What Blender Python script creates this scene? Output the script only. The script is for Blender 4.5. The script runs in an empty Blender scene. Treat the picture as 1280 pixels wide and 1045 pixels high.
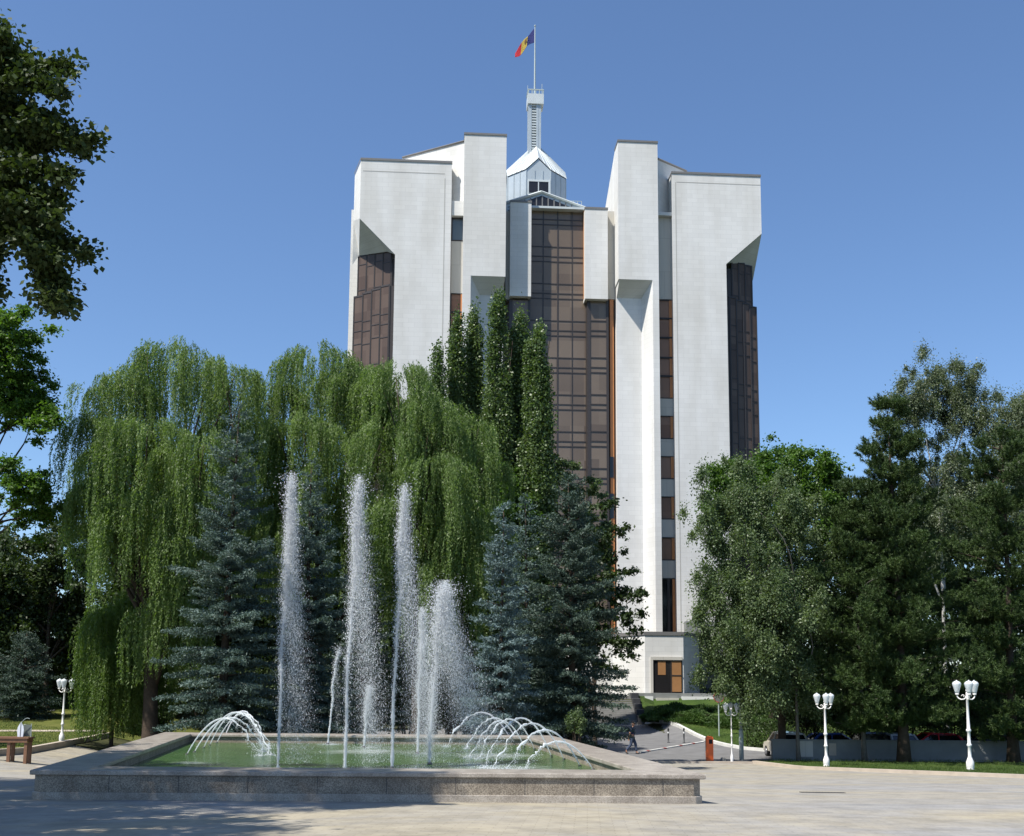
import bpy, bmesh, math
import numpy as np
from mathutils import Matrix, Vector

R = math.radians
SC = bpy.context.scene
COL = SC.collection

# ------------------------------------------------------------------ camera, sky, sun, exposure
FPX, YPP, CZ = 1351.0, 680.0, 4.07
PITCH, ROLL = R(7.42), R(0.43)
cam_d = bpy.data.cameras.new("camera")
cam_d.sensor_width = 36.0
cam_d.sensor_fit = 'HORIZONTAL'
cam_d.lens = 36.0 * FPX / 1280.0
cam_d.shift_y = (YPP - 522.5) / 1280.0
cam_d.clip_end = 6000
cam = bpy.data.objects.new("camera", cam_d)
COL.objects.link(cam)
CAMR = (Matrix.Rotation(R(90) + PITCH, 4, 'X') @ Matrix.Rotation(ROLL, 4, 'Z'))
cam.matrix_world = Matrix.Translation((0, 0, CZ)) @ CAMR
SC.camera = cam

SUN_ELEV, SUN_AZ = R(57), R(180 + 52)      # azimuth clockwise from +Y
w = bpy.data.worlds.new("World")
SC.world = w
w.use_nodes = True
nt = w.node_tree
nt.nodes.clear()
sky = nt.nodes.new('ShaderNodeTexSky')
sky.sky_type = 'NISHITA'
sky.sun_disc = False
sky.sun_elevation = SUN_ELEV
sky.sun_rotation = SUN_AZ
sky.altitude = 100
sky.air_density = 1.0
sky.dust_density = 0.5
sky.ozone_density = 7.0
bg = nt.nodes.new('ShaderNodeBackground')
bg.inputs[1].default_value = 0.114
wo = nt.nodes.new('ShaderNodeOutputWorld')
nt.links.new(sky.outputs[0], bg.inputs[0])
nt.links.new(bg.outputs[0], wo.inputs[0])

sun_d = bpy.data.lights.new("sun", 'SUN')
sun_d.energy = 5.0
sun_d.angle = R(0.55)
sun_d.color = (1.0, 0.95, 0.87)
sun = bpy.data.objects.new("sun", sun_d)
COL.objects.link(sun)
SV = Vector((math.sin(SUN_AZ) * math.cos(SUN_ELEV), math.cos(SUN_AZ) * math.cos(SUN_ELEV), math.sin(SUN_ELEV)))
sun.rotation_euler = SV.to_track_quat('Z', 'Y').to_euler()
sun.location = (-30, -20, 60)

SC.view_settings.view_transform = 'Standard'
SC.view_settings.look = 'None'
SC.view_settings.exposure = 0.58
SC.view_settings.gamma = 1.0


# ------------------------------------------------------------------ pixel rays -> places
def ray(px, py):
    d = CAMR.to_3x3() @ Vector(((px - 640) / FPX, (YPP - py) / FPX, -1.0))
    return d


def at(px, py, y):
    """point on the ray at world depth y"""
    d = ray(px, py)
    return Vector((0, 0, CZ)) + d * (y / d.y)


def on_z(px, py, z):
    d = ray(px, py)
    return Vector((0, 0, CZ)) + d * ((z - CZ) / d.z)


# ------------------------------------------------------------------ terrain
def lerpt(y, tab):
    return np.interp(y, [t[0] for t in tab], [t[1] for t in tab])


def sstep(t):
    t = np.clip(t, 0, 1)
    return t * t * (3 - 2 * t)


def gz(x, y):
    x = np.asarray(x, float)
    y = np.asarray(y, float)
    b = lerpt(y, [(-60, 3.6), (-20, 3.3), (0, 2.47), (22, 1.68), (55, 0.0), (66, 0.0), (86, 1.07), (91, 3.2), (400, 3.2)])
    bank = lerpt(y, [(73, 0.0), (84, 1.0), (88, 0.55), (91, -0.9), (93, 0), (400, 0)])
    b = b + bank * sstep((x - 10.5) / 1.5)
    left = lerpt(y, [(38, 0), (52, .45), (63, .7), (82, 1.3), (91, 0.2), (400, 0)])
    b = b + left * sstep((-x - 20) / 5.0)
    return b


def gzf(x, y):
    return float(gz(x, y))


# ------------------------------------------------------------------ materials
MATS = {}


def new_mat(name):
    m = bpy.data.materials.new(name)
    m.use_nodes = True
    m.node_tree.nodes.clear()
    return m, m.node_tree


class NT:
    """tiny node helper"""

    def __init__(s, tree):
        s.t = tree

    def n(s, typ, **kw):
        nd = s.t.nodes.new(typ)
        for k, v in kw.items():
            if k.startswith('i_'):
                key = k[2:]
                key = int(key) if key.isdigit() else key.replace('_', ' ')
                nd.inputs[key].default_value = v
            else:
                setattr(nd, k, v)
        return nd

    def l(s, a, b):
        s.t.links.new(a, b)


def rgb(c):
    return (c[0], c[1], c[2], 1.0)


def mat_simple(name, col, rough=0.6, metal=0.0, noise=0.0, nscale=8.0, spec=0.5, bump=0.0, bscale=40.0, coat=0.0):
    m, t = new_mat(name)
    N = NT(t)
    o = N.n('ShaderNodeOutputMaterial')
    p = N.n('ShaderNodeBsdfPrincipled')
    p.inputs['Roughness'].default_value = rough
    p.inputs['Metallic'].default_value = metal
    p.inputs['Specular IOR Level'].default_value = spec
    p.inputs['Coat Weight'].default_value = coat
    N.l(p.outputs[0], o.inputs[0])
    tc = N.n('ShaderNodeTexCoord')
    if noise > 0:
        nz = N.n('ShaderNodeTexNoise')
        nz.inputs['Scale'].default_value = nscale
        nz.inputs['Detail'].default_value = 6
        N.l(tc.outputs['Object'], nz.inputs['Vector'])
        mx = N.n('ShaderNodeMix', data_type='RGBA')
        mx.inputs['A'].default_value = rgb([c * (1 - noise) for c in col])
        mx.inputs['B'].default_value = rgb([min(1, c * (1 + noise)) for c in col])
        N.l(nz.outputs['Fac'], mx.inputs['Factor'])
        N.l(mx.outputs['Result'], p.inputs['Base Color'])
    else:
        p.inputs['Base Color'].default_value = rgb(col)
    if bump > 0:
        nz2 = N.n('ShaderNodeTexNoise')
        nz2.inputs['Scale'].default_value = bscale
        nz2.inputs['Detail'].default_value = 4
        N.l(tc.outputs['Object'], nz2.inputs['Vector'])
        b = N.n('ShaderNodeBump')
        b.inputs['Strength'].default_value = bump
        b.inputs['Distance'].default_value = 0.02
        N.l(nz2.outputs['Fac'], b.inputs['Height'])
        N.l(b.outputs[0], p.inputs['Normal'])
    MATS[name] = m
    return m


def mat_leaf(name, c1, c2, trans=0.35, rough=0.5, spec=0.35):
    m, t = new_mat(name)
    N = NT(t)
    o = N.n('ShaderNodeOutputMaterial')
    at_ = N.n('ShaderNodeAttribute', attribute_name='tint')
    mx = N.n('ShaderNodeMix', data_type='RGBA')
    mx.inputs['A'].default_value = rgb(c1)
    mx.inputs['B'].default_value = rgb(c2)
    N.l(at_.outputs['Fac'], mx.inputs['Factor'])
    p = N.n('ShaderNodeBsdfPrincipled')
    p.inputs['Roughness'].default_value = rough
    p.inputs['Specular IOR Level'].default_value = spec
    N.l(mx.outputs['Result'], p.inputs['Base Color'])
    tr = N.n('ShaderNodeBsdfTranslucent')
    mul = N.n('ShaderNodeMix', data_type='RGBA', blend_type='MULTIPLY')
    mul.inputs['Factor'].default_value = 1.0
    mul.inputs['B'].default_value = (1.35, 1.5, 0.55, 1)
    N.l(mx.outputs['Result'], mul.inputs['A'])
    N.l(mul.outputs['Result'], tr.inputs['Color'])
    sh = N.n('ShaderNodeMixShader')
    sh.inputs[0].default_value = trans
    N.l(p.outputs[0], sh.inputs[1])
    N.l(tr.outputs[0], sh.inputs[2])
    N.l(sh.outputs[0], o.inputs[0])
    MATS[name] = m
    return m


def mat_concrete(name, col, bw=1.1, bh=0.45, mortar=0.012, mstr=0.12, stain=0.12):
    """pale limestone facing laid in courses, faint weather streaks"""
    m, t = new_mat(name)
    N = NT(t)
    o = N.n('ShaderNodeOutputMaterial')
    p = N.n('ShaderNodeBsdfPrincipled')
    p.inputs['Roughness'].default_value = 0.85
    p.inputs['Specular IOR Level'].default_value = 0.25
    N.l(p.outputs[0], o.inputs[0])
    tc = N.n('ShaderNodeTexCoord')
    sp = N.n('ShaderNodeSeparateXYZ')
    N.l(tc.outputs['Object'], sp.inputs[0])
    ad = N.n('ShaderNodeMath', operation='ADD')
    N.l(sp.outputs[0], ad.inputs[0])
    N.l(sp.outputs[1], ad.inputs[1])
    cb = N.n('ShaderNodeCombineXYZ')
    N.l(ad.outputs[0], cb.inputs[0])
    N.l(sp.outputs[2], cb.inputs[1])
    br = N.n('ShaderNodeTexBrick')
    br.inputs['Scale'].default_value = 1.0
    br.inputs['Brick Width'].default_value = bw
    br.inputs['Row Height'].default_value = bh
    br.inputs['Mortar Size'].default_value = mortar
    br.inputs['Color1'].default_value = rgb([c * 1.02 for c in col])
    br.inputs['Color2'].default_value = rgb([c * 0.96 for c in col])
    br.inputs['Mortar'].default_value = rgb([c * (1 - mstr) for c in col])
    N.l(cb.outputs[0], br.inputs['Vector'])
    nz = N.n('ShaderNodeTexNoise')
    nz.inputs['Scale'].default_value = 0.35
    nz.inputs['Detail'].default_value = 8
    mp = N.n('ShaderNodeMapping')
    mp.inputs['Scale'].default_value = (1.6, 1.6, 0.35)
    N.l(tc.outputs['Object'], mp.inputs[0])
    N.l(mp.outputs[0], nz.inputs['Vector'])
    cr = N.n('ShaderNodeValToRGB')
    cr.color_ramp.elements[0].position = 0.3
    cr.color_ramp.elements[0].color = rgb([1 - stain, 1 - stain * 1.1, 1 - stain * 1.3])
    cr.color_ramp.elements[1].position = 0.62
    cr.color_ramp.elements[1].color = (1, 1, 1, 1)
    N.l(nz.outputs['Fac'], cr.inputs[0])
    mx = N.n('ShaderNodeMix', data_type='RGBA', blend_type='MULTIPLY')
    mx.inputs['Factor'].default_value = 1
    N.l(br.outputs['Color'], mx.inputs['A'])
    N.l(cr.outputs[0], mx.inputs['B'])
    N.l(mx.outputs['Result'], p.inputs['Base Color'])
    MATS[name] = m
    return m


def mat_glass(name, ca, cb_, cellw, cellh, rough=0.12, spec=0.6):
    """bronze tinted facade glass, every pane a little different (blinds behind it)"""
    m, t = new_mat(name)
    N = NT(t)
    o = N.n('ShaderNodeOutputMaterial')
    p = N.n('ShaderNodeBsdfPrincipled')
    p.inputs['Roughness'].default_value = rough
    p.inputs['Specular IOR Level'].default_value = spec
    N.l(p.outputs[0], o.inputs[0])
    tc = N.n('ShaderNodeTexCoord')
    dv = N.n('ShaderNodeVectorMath', operation='DIVIDE')
    dv.inputs[1].default_value = (cellw, 1000, cellh)
    N.l(tc.outputs['Object'], dv.inputs[0])
    fl = N.n('ShaderNodeVectorMath', operation='FLOOR')
    N.l(dv.outputs[0], fl.inputs[0])
    wn = N.n('ShaderNodeTexWhiteNoise', noise_dimensions='3D')
    N.l(fl.outputs[0], wn.inputs['Vector'])
    nz = N.n('ShaderNodeTexNoise')
    nz.inputs['Scale'].default_value = 0.18
    nz.inputs['Detail'].default_value = 3
    N.l(tc.outputs['Object'], nz.inputs['Vector'])
    av = N.n('ShaderNodeMath', operation='MULTIPLY_ADD')
    av.inputs[1].default_value = 0.55
    N.l(wn.outputs['Value'], av.inputs[0])
    ml = N.n('ShaderNodeMath', operation='MULTIPLY')
    ml.inputs[1].default_value = 0.6
    N.l(nz.outputs['Fac'], ml.inputs[0])
    N.l(ml.outputs[0], av.inputs[2])
    mx = N.n('ShaderNodeMix', data_type='RGBA')
    mx.inputs['A'].default_value = rgb(ca)
    mx.inputs['B'].default_value = rgb(cb_)
    N.l(av.outputs[0], mx.inputs['Factor'])
    N.l(mx.outputs['Result'], p.inputs['Base Color'])
    # slightly uneven panes
    nb = N.n('ShaderNodeTexNoise')
    nb.inputs['Scale'].default_value = 0.8
    N.l(tc.outputs['Object'], nb.inputs['Vector'])
    b = N.n('ShaderNodeBump')
    b.inputs['Strength'].default_value = 0.12
    b.inputs['Distance'].default_value = 0.05
    N.l(nb.outputs['Fac'], b.inputs['Height'])
    N.l(b.outputs[0], p.inputs['Normal'])
    MATS[name] = m
    return m


def mat_paving():
    m, t = new_mat('paving')
    N = NT(t)
    o = N.n('ShaderNodeOutputMaterial')
    p = N.n('ShaderNodeBsdfPrincipled')
    p.inputs['Roughness'].default_value = 0.8
    p.inputs['Specular IOR Level'].default_value = 0.3
    N.l(p.outputs[0], o.inputs[0])
    tc = N.n('ShaderNodeTexCoord')
    br = N.n('ShaderNodeTexBrick')
    br.inputs['Scale'].default_value = 1.0
    br.inputs['Brick Width'].default_value = 0.42
    br.inputs['Row Height'].default_value = 0.21
    br.inputs['Mortar Size'].default_value = 0.009
    br.inputs['Color1'].default_value = (0.302, 0.288, 0.252, 1)
    br.inputs['Color2'].default_value = (0.278, 0.266, 0.240, 1)
    br.inputs['Mortar'].default_value = (0.245, 0.231, 0.203, 1)
    mp = N.n('ShaderNodeMapping')
    mp.inputs['Rotation'].default_value = (0, 0, R(4))
    N.l(tc.outputs['Object'], mp.inputs[0])
    N.l(mp.outputs[0], br.inputs['Vector'])
    # laid in broad fields: sandy and grey batches
    n1 = N.n('ShaderNodeTexNoise')
    n1.inputs['Scale'].default_value = 0.16
    n1.inputs['Detail'].default_value = 5
    n1.inputs['Roughness'].default_value = 0.68
    n1.inputs['Distortion'].default_value = 1.2
    mp1 = N.n('ShaderNodeMapping')
    mp1.inputs['Scale'].default_value = (0.6, 1.2, 1)
    mp1.inputs['Location'].default_value = (3.1, 7.7, 0)
    N.l(tc.outputs['Object'], mp1.inputs[0])
    N.l(mp1.outputs[0], n1.inputs['Vector'])
    cr = N.n('ShaderNodeValToRGB')
    e = cr.color_ramp.elements
    e[0].position = 0.36
    e[0].color = (0.95, 0.97, 1.03, 1)
    e[1].position = 0.64
    e[1].color = (1.14, 1.06, 0.88, 1)
    N.l(n1.outputs['Fac'], cr.inputs[0])
    mx = N.n('ShaderNodeMix', data_type='RGBA', blend_type='MULTIPLY')
    mx.inputs['Factor'].default_value = 1
    N.l(br.outputs['Color'], mx.inputs['A'])
    N.l(cr.outputs[0], mx.inputs['B'])
    n2 = N.n('ShaderNodeTexNoise')
    n2.inputs['Scale'].default_value = 1.4
    n2.inputs['Detail'].default_value = 9
    n2.inputs['Roughness'].default_value = 0.7
    N.l(tc.outputs['Object'], n2.inputs['Vector'])
    cr2 = N.n('ShaderNodeValToRGB')
    cr2.color_ramp.elements[0].position = 0.32
    cr2.color_ramp.elements[0].color = (0.72, 0.72, 0.72, 1)
    cr2.color_ramp.elements[1].position = 0.6
    cr2.color_ramp.elements[1].color = (1.06, 1.06, 1.06, 1)
    N.l(n2.outputs['Fac'], cr2.inputs[0])
    mx2 = N.n('ShaderNodeMix', data_type='RGBA', blend_type='MULTIPLY')
    mx2.inputs['Factor'].default_value = 1
    N.l(mx.outputs['Result'], mx2.inputs['A'])
    N.l(cr2.outputs[0], mx2.inputs['B'])
    N.l(mx2.outputs['Result'], p.inputs['Base Color'])
    b = N.n('ShaderNodeBump')
    b.inputs['Strength'].default_value = 0.5
    b.inputs['Distance'].default_value = 0.012
    N.l(br.outputs['Fac'], b.inputs['Height'])
    b.invert = True
    N.l(b.outputs[0], p.inputs['Normal'])
    MATS['paving'] = m


def mat_granite(name, c1, c2, c3, scale=70, rough=0.35):
    m, t = new_mat(name)
    N = NT(t)
    o = N.n('ShaderNodeOutputMaterial')
    p = N.n('ShaderNodeBsdfPrincipled')
    p.inputs['Roughness'].default_value = rough
    N.l(p.outputs[0], o.inputs[0])
    tc = N.n('ShaderNodeTexCoord')
    vo = N.n('ShaderNodeTexVoronoi')
    vo.inputs['Scale'].default_value = scale
    N.l(tc.outputs['Object'], vo.inputs['Vector'])
    sp = N.n('ShaderNodeSeparateXYZ')
    N.l(vo.outputs['Color'], sp.inputs[0])
    cr = N.n('ShaderNodeValToRGB')
    e = cr.color_ramp.elements
    e[0].position = 0.15
    e[0].color = rgb(c1)
    e[1].position = 0.85
    e[1].color = rgb(c3)
    k = e.new(0.5)
    k.color = rgb(c2)
    N.l(sp.outputs[0], cr.inputs[0])
    n2 = N.n('ShaderNodeTexNoise')
    n2.inputs['Scale'].default_value = 2.2
    n2.inputs['Detail'].default_value = 7
    N.l(tc.outputs['Object'], n2.inputs['Vector'])
    cr2 = N.n('ShaderNodeValToRGB')
    cr2.color_ramp.elements[0].position = 0.3
    cr2.color_ramp.elements[0].color = (0.66, 0.64, 0.62, 1)
    cr2.color_ramp.elements[1].position = 0.65
    cr2.color_ramp.elements[1].color = (1.08, 1.08, 1.06, 1)
    N.l(n2.outputs['Fac'], cr2.inputs[0])
    mx = N.n('ShaderNodeMix', data_type='RGBA', blend_type='MULTIPLY')
    mx.inputs['Factor'].default_value = 1
    N.l(cr.outputs[0], mx.inputs['A'])
    N.l(cr2.outputs[0], mx.inputs['B'])
    N.l(mx.outputs['Result'], p.inputs['Base Color'])
    MATS[name] = m


def mat_grass(name, c1, c2, c3):
    m, t = new_mat(name)
    N = NT(t)
    o = N.n('ShaderNodeOutputMaterial')
    p = N.n('ShaderNodeBsdfPrincipled')
    p.inputs['Roughness'].default_value = 0.9
    p.inputs['Specular IOR Level'].default_value = 0.15
    N.l(p.outputs[0], o.inputs[0])
    tc = N.n('ShaderNodeTexCoord')
    n1 = N.n('ShaderNodeTexNoise')
    n1.inputs['Scale'].default_value = 0.45
    n1.inputs['Detail'].default_value = 10
    n1.inputs['Roughness'].default_value = 0.72
    N.l(tc.outputs['Object'], n1.inputs['Vector'])
    cr = N.n('ShaderNodeValToRGB')
    e = cr.color_ramp.elements
    e[0].position = 0.3
    e[0].color = rgb(c1)
    e[1].position = 0.7
    e[1].color = rgb(c3)
    k = e.new(0.5)
    k.color = rgb(c2)
    N.l(n1.outputs['Fac'], cr.inputs[0])
    N.l(cr.outputs[0], p.inputs['Base Color'])
    n2 = N.n('ShaderNodeTexNoise')
    n2.inputs['Scale'].default_value = 25
    N.l(tc.outputs['Object'], n2.inputs['Vector'])
    b = N.n('ShaderNodeBump')
    b.inputs['Strength'].default_value = 0.8
    b.inputs['Distance'].default_value = 0.06
    N.l(n2.outputs['Fac'], b.inputs['Height'])
    N.l(b.outputs[0], p.inputs['Normal'])
    MATS[name] = m


ZWATER = CZ - 2.14


def mat_water():
    m, t = new_mat('pool_water')
    N = NT(t)
    o = N.n('ShaderNodeOutputMaterial')
    p = N.n('ShaderNodeBsdfPrincipled')
    p.inputs['Roughness'].default_value = 0.09
    p.inputs['IOR'].default_value = 1.33
    N.l(p.outputs[0], o.inputs[0])
    tc = N.n('ShaderNodeTexCoord')
    n1 = N.n('ShaderNodeTexNoise')
    n1.inputs['Scale'].default_value = 0.5
    n1.inputs['Detail'].default_value = 4
    N.l(tc.outputs['Object'], n1.inputs['Vector'])
    cr = N.n('ShaderNodeValToRGB')
    e = cr.color_ramp.elements
    e[0].position = 0.3
    e[0].color = (0.036, 0.088, 0.022, 1)
    e[1].position = 0.7
    e[1].color = (0.066, 0.128, 0.038, 1)
    N.l(n1.outputs['Fac'], cr.inputs[0])
    # churned foam drifting where the spray comes down
    fm = None
    for (fx, fy, fr) in ((-.2, 28.5, 2.6), (-3.2, 27.5, 1.6), (1.2, 25.2, 1.6), (-4.5, 35, 2.6), (-.5, 33.5, 2.4), (-8.6, 29.5, 1.0)):
        ds = N.n('ShaderNodeVectorMath', operation='DISTANCE')
        ds.inputs[1].default_value = (fx, fy, ZWATER)
        N.l(tc.outputs['Object'], ds.inputs[0])
        mr = N.n('ShaderNodeMapRange')
        mr.inputs['From Min'].default_value = fr
        mr.inputs['From Max'].default_value = fr * .2
        N.l(ds.outputs['Value'], mr.inputs['Value'])
        if fm is None:
            fm = mr.outputs[0]
        else:
            mxm = N.n('ShaderNodeMath', operation='MAXIMUM')
            N.l(fm, mxm.inputs[0])
            N.l(mr.outputs[0], mxm.inputs[1])
            fm = mxm.outputs[0]
    n3 = N.n('ShaderNodeTexNoise')
    n3.inputs['Scale'].default_value = 3.2
    n3.inputs['Detail'].default_value = 9
    n3.inputs['Roughness'].default_value = .75
    mp3 = N.n('ShaderNodeMapping')
    mp3.inputs['Scale'].default_value = (.55, 1.3, 1)
    N.l(tc.outputs['Object'], mp3.inputs[0])
    N.l(mp3.outputs[0], n3.inputs['Vector'])
    sm = N.n('ShaderNodeMath', operation='MULTIPLY_ADD')
    sm.inputs[1].default_value = .42
    N.l(fm, sm.inputs[0])
    N.l(n3.outputs['Fac'], sm.inputs[2])
    mr2 = N.n('ShaderNodeMapRange')
    mr2.inputs['From Min'].default_value = .72
    mr2.inputs['From Max'].default_value = 1.12
    N.l(sm.outputs[0], mr2.inputs['Value'])
    fx_ = N.n('ShaderNodeMix', data_type='RGBA')
    fx_.inputs['B'].default_value = (.55, .60, .58, 1)
    N.l(mr2.outputs[0], fx_.inputs['Factor'])
    N.l(cr.outputs[0], fx_.inputs['A'])
    N.l(fx_.outputs['Result'], p.inputs['Base Color'])
    n2 = N.n('ShaderNodeTexNoise')
    n2.inputs['Scale'].default_value = 5.5
    n2.inputs['Detail'].default_value = 5
    n2.inputs['Distortion'].default_value = 0.6
    N.l(tc.outputs['Object'], n2.inputs['Vector'])
    b = N.n('ShaderNodeBump')
    b.inputs['Strength'].default_value = 0.9
    b.inputs['Distance'].default_value = 0.09
    N.l(n2.outputs['Fac'], b.inputs['Height'])
    N.l(b.outputs[0], p.inputs['Normal'])
    MATS['pool_water'] = m


def mat_spray():
    m, t = new_mat('spray')
    N = NT(t)
    o = N.n('ShaderNodeOutputMaterial')
    p = N.n('ShaderNodeBsdfPrincipled')
    p.inputs['Base Color'].default_value = (0.86, 0.89, 0.92, 1)
    p.inputs['Roughness'].default_value = 0.25
    tr = N.n('ShaderNodeBsdfTranslucent')
    tr.inputs[0].default_value = (0.9, 0.93, 0.96, 1)
    sh = N.n('ShaderNodeMixShader')
    sh.inputs[0].default_value = 0.45
    N.l(p.outputs[0], sh.inputs[1])
    N.l(tr.outputs[0], sh.inputs[2])
    gl = N.n('ShaderNodeBsdfTransparent')
    s2 = N.n('ShaderNodeMixShader')
    s2.inputs[0].default_value = 0.30
    N.l(sh.outputs[0], s2.inputs[1])
    N.l(gl.outputs[0], s2.inputs[2])
    N.l(s2.outputs[0], o.inputs[0])
    MATS['spray'] = m


def mat_globe():
    m, t = new_mat('lamp_globe')
    N = NT(t)
    o = N.n('ShaderNodeOutputMaterial')
    p = N.n('ShaderNodeBsdfPrincipled')
    p.inputs['Base Color'].default_value = (0.78, 0.82, 0.84, 1)
    p.inputs['Roughness'].default_value = 0.18
    tr = N.n('ShaderNodeBsdfTranslucent')
    tr.inputs[0].default_value = (0.85, 0.88, 0.9, 1)
    sh = N.n('ShaderNodeMixShader')
    sh.inputs[0].default_value = 0.35
    N.l(p.outputs[0], sh.inputs[1])
    N.l(tr.outputs[0], sh.inputs[2])
    N.l(sh.outputs[0], o.inputs[0])
    MATS['lamp_globe'] = m


mat_concrete('facing_stone', (0.672, 0.668, 0.645), 1.1, .45, .013, .14, .12)
mat_concrete('panel_stone', (0.52, 0.50, 0.45), 1.6, 3.4, 0.02, 0.2, 0.1)
mat_glass('bronze_glass', (0.085, 0.062, 0.046), (0.195, 0.152, 0.112), 1.37, 1.7, .16, .4)
mat_glass('slot_glass', (0.17, 0.095, 0.065), (0.30, 0.19, 0.135), 3.0, 1.7, .3, .15)
mat_glass('bay_glass', (0.060, 0.042, 0.035), (0.135, 0.098, 0.078), 0.8, 1.3, .3, .2)
mat_simple('dark_frame', (0.035, 0.028, 0.026), 0.5, noise=.2)
mat_simple('copper_frame', (0.50, 0.20, 0.065), 0.5, noise=.2, nscale=2)
mat_simple('coping_metal', (0.16, 0.155, 0.15), 0.5, noise=.15)
mat_simple('zinc', (0.40, 0.45, 0.47), 0.45, metal=0.25, noise=.14, nscale=0.9)
mat_simple('pale_zinc', (0.52, 0.56, 0.56), 0.5, metal=0.1, noise=.12, nscale=0.9)
mat_simple('dark_glass', (0.018, 0.017, 0.018), 0.1, noise=.3, nscale=.7)
mat_simple('blue_glass', (0.10, 0.13, 0.15), 0.08, noise=.3, nscale=.5)
mat_simple('joint', (0.42, 0.41, 0.38), 0.9)
mat_simple('door_orange', (0.33, 0.165, 0.065), 0.45, noise=.15, nscale=3)
mat_paving()
mat_granite('granite', (0.15, 0.125, 0.095), (0.235, 0.20, 0.16), (0.34, 0.295, 0.235), 60, 0.6)
mat_granite('granite_cap', (0.27, 0.24, 0.205), (0.335, 0.30, 0.26), (0.41, 0.37, 0.325), 60, 0.35)
mat_simple('pool_floor', (0.25, 0.24, 0.18), 0.8, noise=.3)
mat_water()
mat_spray()
mat_globe()
mat_grass('lawn', (0.026, 0.05, 0.010), (0.045, 0.080, 0.016), (0.075, 0.105, 0.024))
mat_grass('dry_lawn', (0.06, 0.075, 0.016), (0.095, 0.11, 0.024), (0.14, 0.14, 0.04))
mat_grass('soil', (0.03, 0.03, 0.016), (0.045, 0.05, 0.02), (0.07, 0.07, 0.03))
mat_simple('asphalt', (0.15, 0.15, 0.152), 0.9, noise=.35, nscale=1.2, spec=.25)
mat_simple('kerb_stone', (0.42, 0.36, 0.29), 0.85, noise=.3, nscale=1.8)
mat_simple('white_kerb', (0.56, 0.56, 0.53), 0.8, noise=.35, nscale=2)
mat_simple('red_kerb', (0.30, 0.05, 0.04), 0.8, noise=.3, nscale=3)
mat_simple('step_stone', (0.20, 0.20, 0.19), 0.85, noise=.3, nscale=2)
mat_simple('dark_stone', (0.035, 0.036, 0.04), 0.6, noise=.3, nscale=2)
mat_simple('grey_concrete', (0.20, 0.21, 0.205), 0.9, noise=.35, nscale=1.1, spec=.2)
mat_simple('white_paint', (0.74, 0.745, 0.74), 0.4, noise=.06, nscale=6)
mat_simple('rust_white', (0.80, 0.78, 0.76), 0.5, noise=.10, nscale=9)
mat_simple('grey_pole', (0.36, 0.42, 0.41), 0.45, noise=.15, nscale=5)
mat_simple('dark_post', (0.03, 0.032, 0.035), 0.5)
mat_simple('orange_plastic', (0.80, 0.13, 0.018), 0.4, noise=.1, nscale=6)
mat_simple('bin_mouth', (0.01, 0.01, 0.01), 0.8)
mat_simple('wood_brown', (0.17, 0.085, 0.045), 0.6, noise=.35, nscale=9)
mat_simple('bark', (0.065, 0.05, 0.038), 0.95, noise=.5, nscale=7, bump=.8, bscale=14, spec=.1)
mat_simple('bark_grey', (0.13, 0.12, 0.105), 0.95, noise=.5, nscale=6, bump=.6, bscale=12, spec=.1)
mat_simple('bark_birch', (0.42, 0.41, 0.38), 0.9, noise=.6, nscale=4, spec=.1)
mat_simple('rubber', (0.015, 0.015, 0.016), 0.8)
mat_simple('chrome', (0.5, 0.5, 0.52), 0.3, metal=.9)
mat_simple('car_glass', (0.012, 0.014, 0.016), 0.06, spec=.7)
mat_simple('skin', (0.42, 0.22, 0.14), 0.6)
mat_simple('hair', (0.012, 0.009, 0.008), 0.6)
mat_simple('navy_cloth', (0.022, 0.03, 0.075), 0.9, noise=.25, nscale=12)
mat_simple('denim', (0.05, 0.07, 0.12), 0.9, noise=.3, nscale=12)
mat_simple('shoe_dark', (0.02, 0.02, 0.022), 0.6)
mat_simple('flag_blue', (0.012, 0.022, 0.15), 0.8)  # all three flag colours set darker to stand in for shade
mat_simple('flag_yellow', (0.50, 0.37, 0.06), 0.8)
mat_simple('flag_red', (0.45, 0.012, 0.03), 0.8)
mat_simple('emblem_brown', (0.16, 0.07, 0.02), 0.8)
mat_simple('sign_red', (0.5, 0.03, 0.02), 0.5)
mat_simple('sheet_white', (0.62, 0.66, 0.72), 0.6, noise=.08)
mat_simple('sheet_grey', (0.12, 0.14, 0.13), 0.5)

mat_leaf('leaf_linden', (0.028, 0.048, 0.013), (0.066, 0.094, 0.030), .20, .55, .22)
mat_leaf('leaf_maple', (0.045, 0.100, 0.014), (0.100, 0.18, 0.030), .40)
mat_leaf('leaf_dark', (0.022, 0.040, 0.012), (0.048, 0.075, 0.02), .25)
mat_leaf('leaf_willow', (0.068, 0.118, 0.028), (0.190, 0.270, 0.088), .42)
mat_leaf('leaf_young_willow', (0.070, 0.125, 0.022), (0.130, 0.195, 0.045), .40)
mat_leaf('needle_blue', (0.046, 0.080, 0.066), (0.105, 0.155, 0.135), .10, .6)
mat_leaf('needle_bright_blue', (0.065, 0.105, 0.105), (0.140, 0.200, 0.205), .10, .6)
mat_leaf('needle_green', (0.030, 0.055, 0.040), (0.070, 0.105, 0.080), .10, .6)
mat_leaf('needle_pine', (0.023, 0.049, 0.013), (0.072, 0.115, 0.030), .15, .6)
mat_leaf('leaf_poplar', (0.050, 0.092, 0.026), (0.140, 0.195, 0.075), .30, .42, .4)
mat_leaf('leaf_birch', (0.058, 0.096, 0.038), (0.150, 0.200, 0.092), .34, .45)
mat_leaf('leaf_birch_grey', (0.075, 0.100, 0.055), (0.155, 0.190, 0.110), .30, .45)
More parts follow.
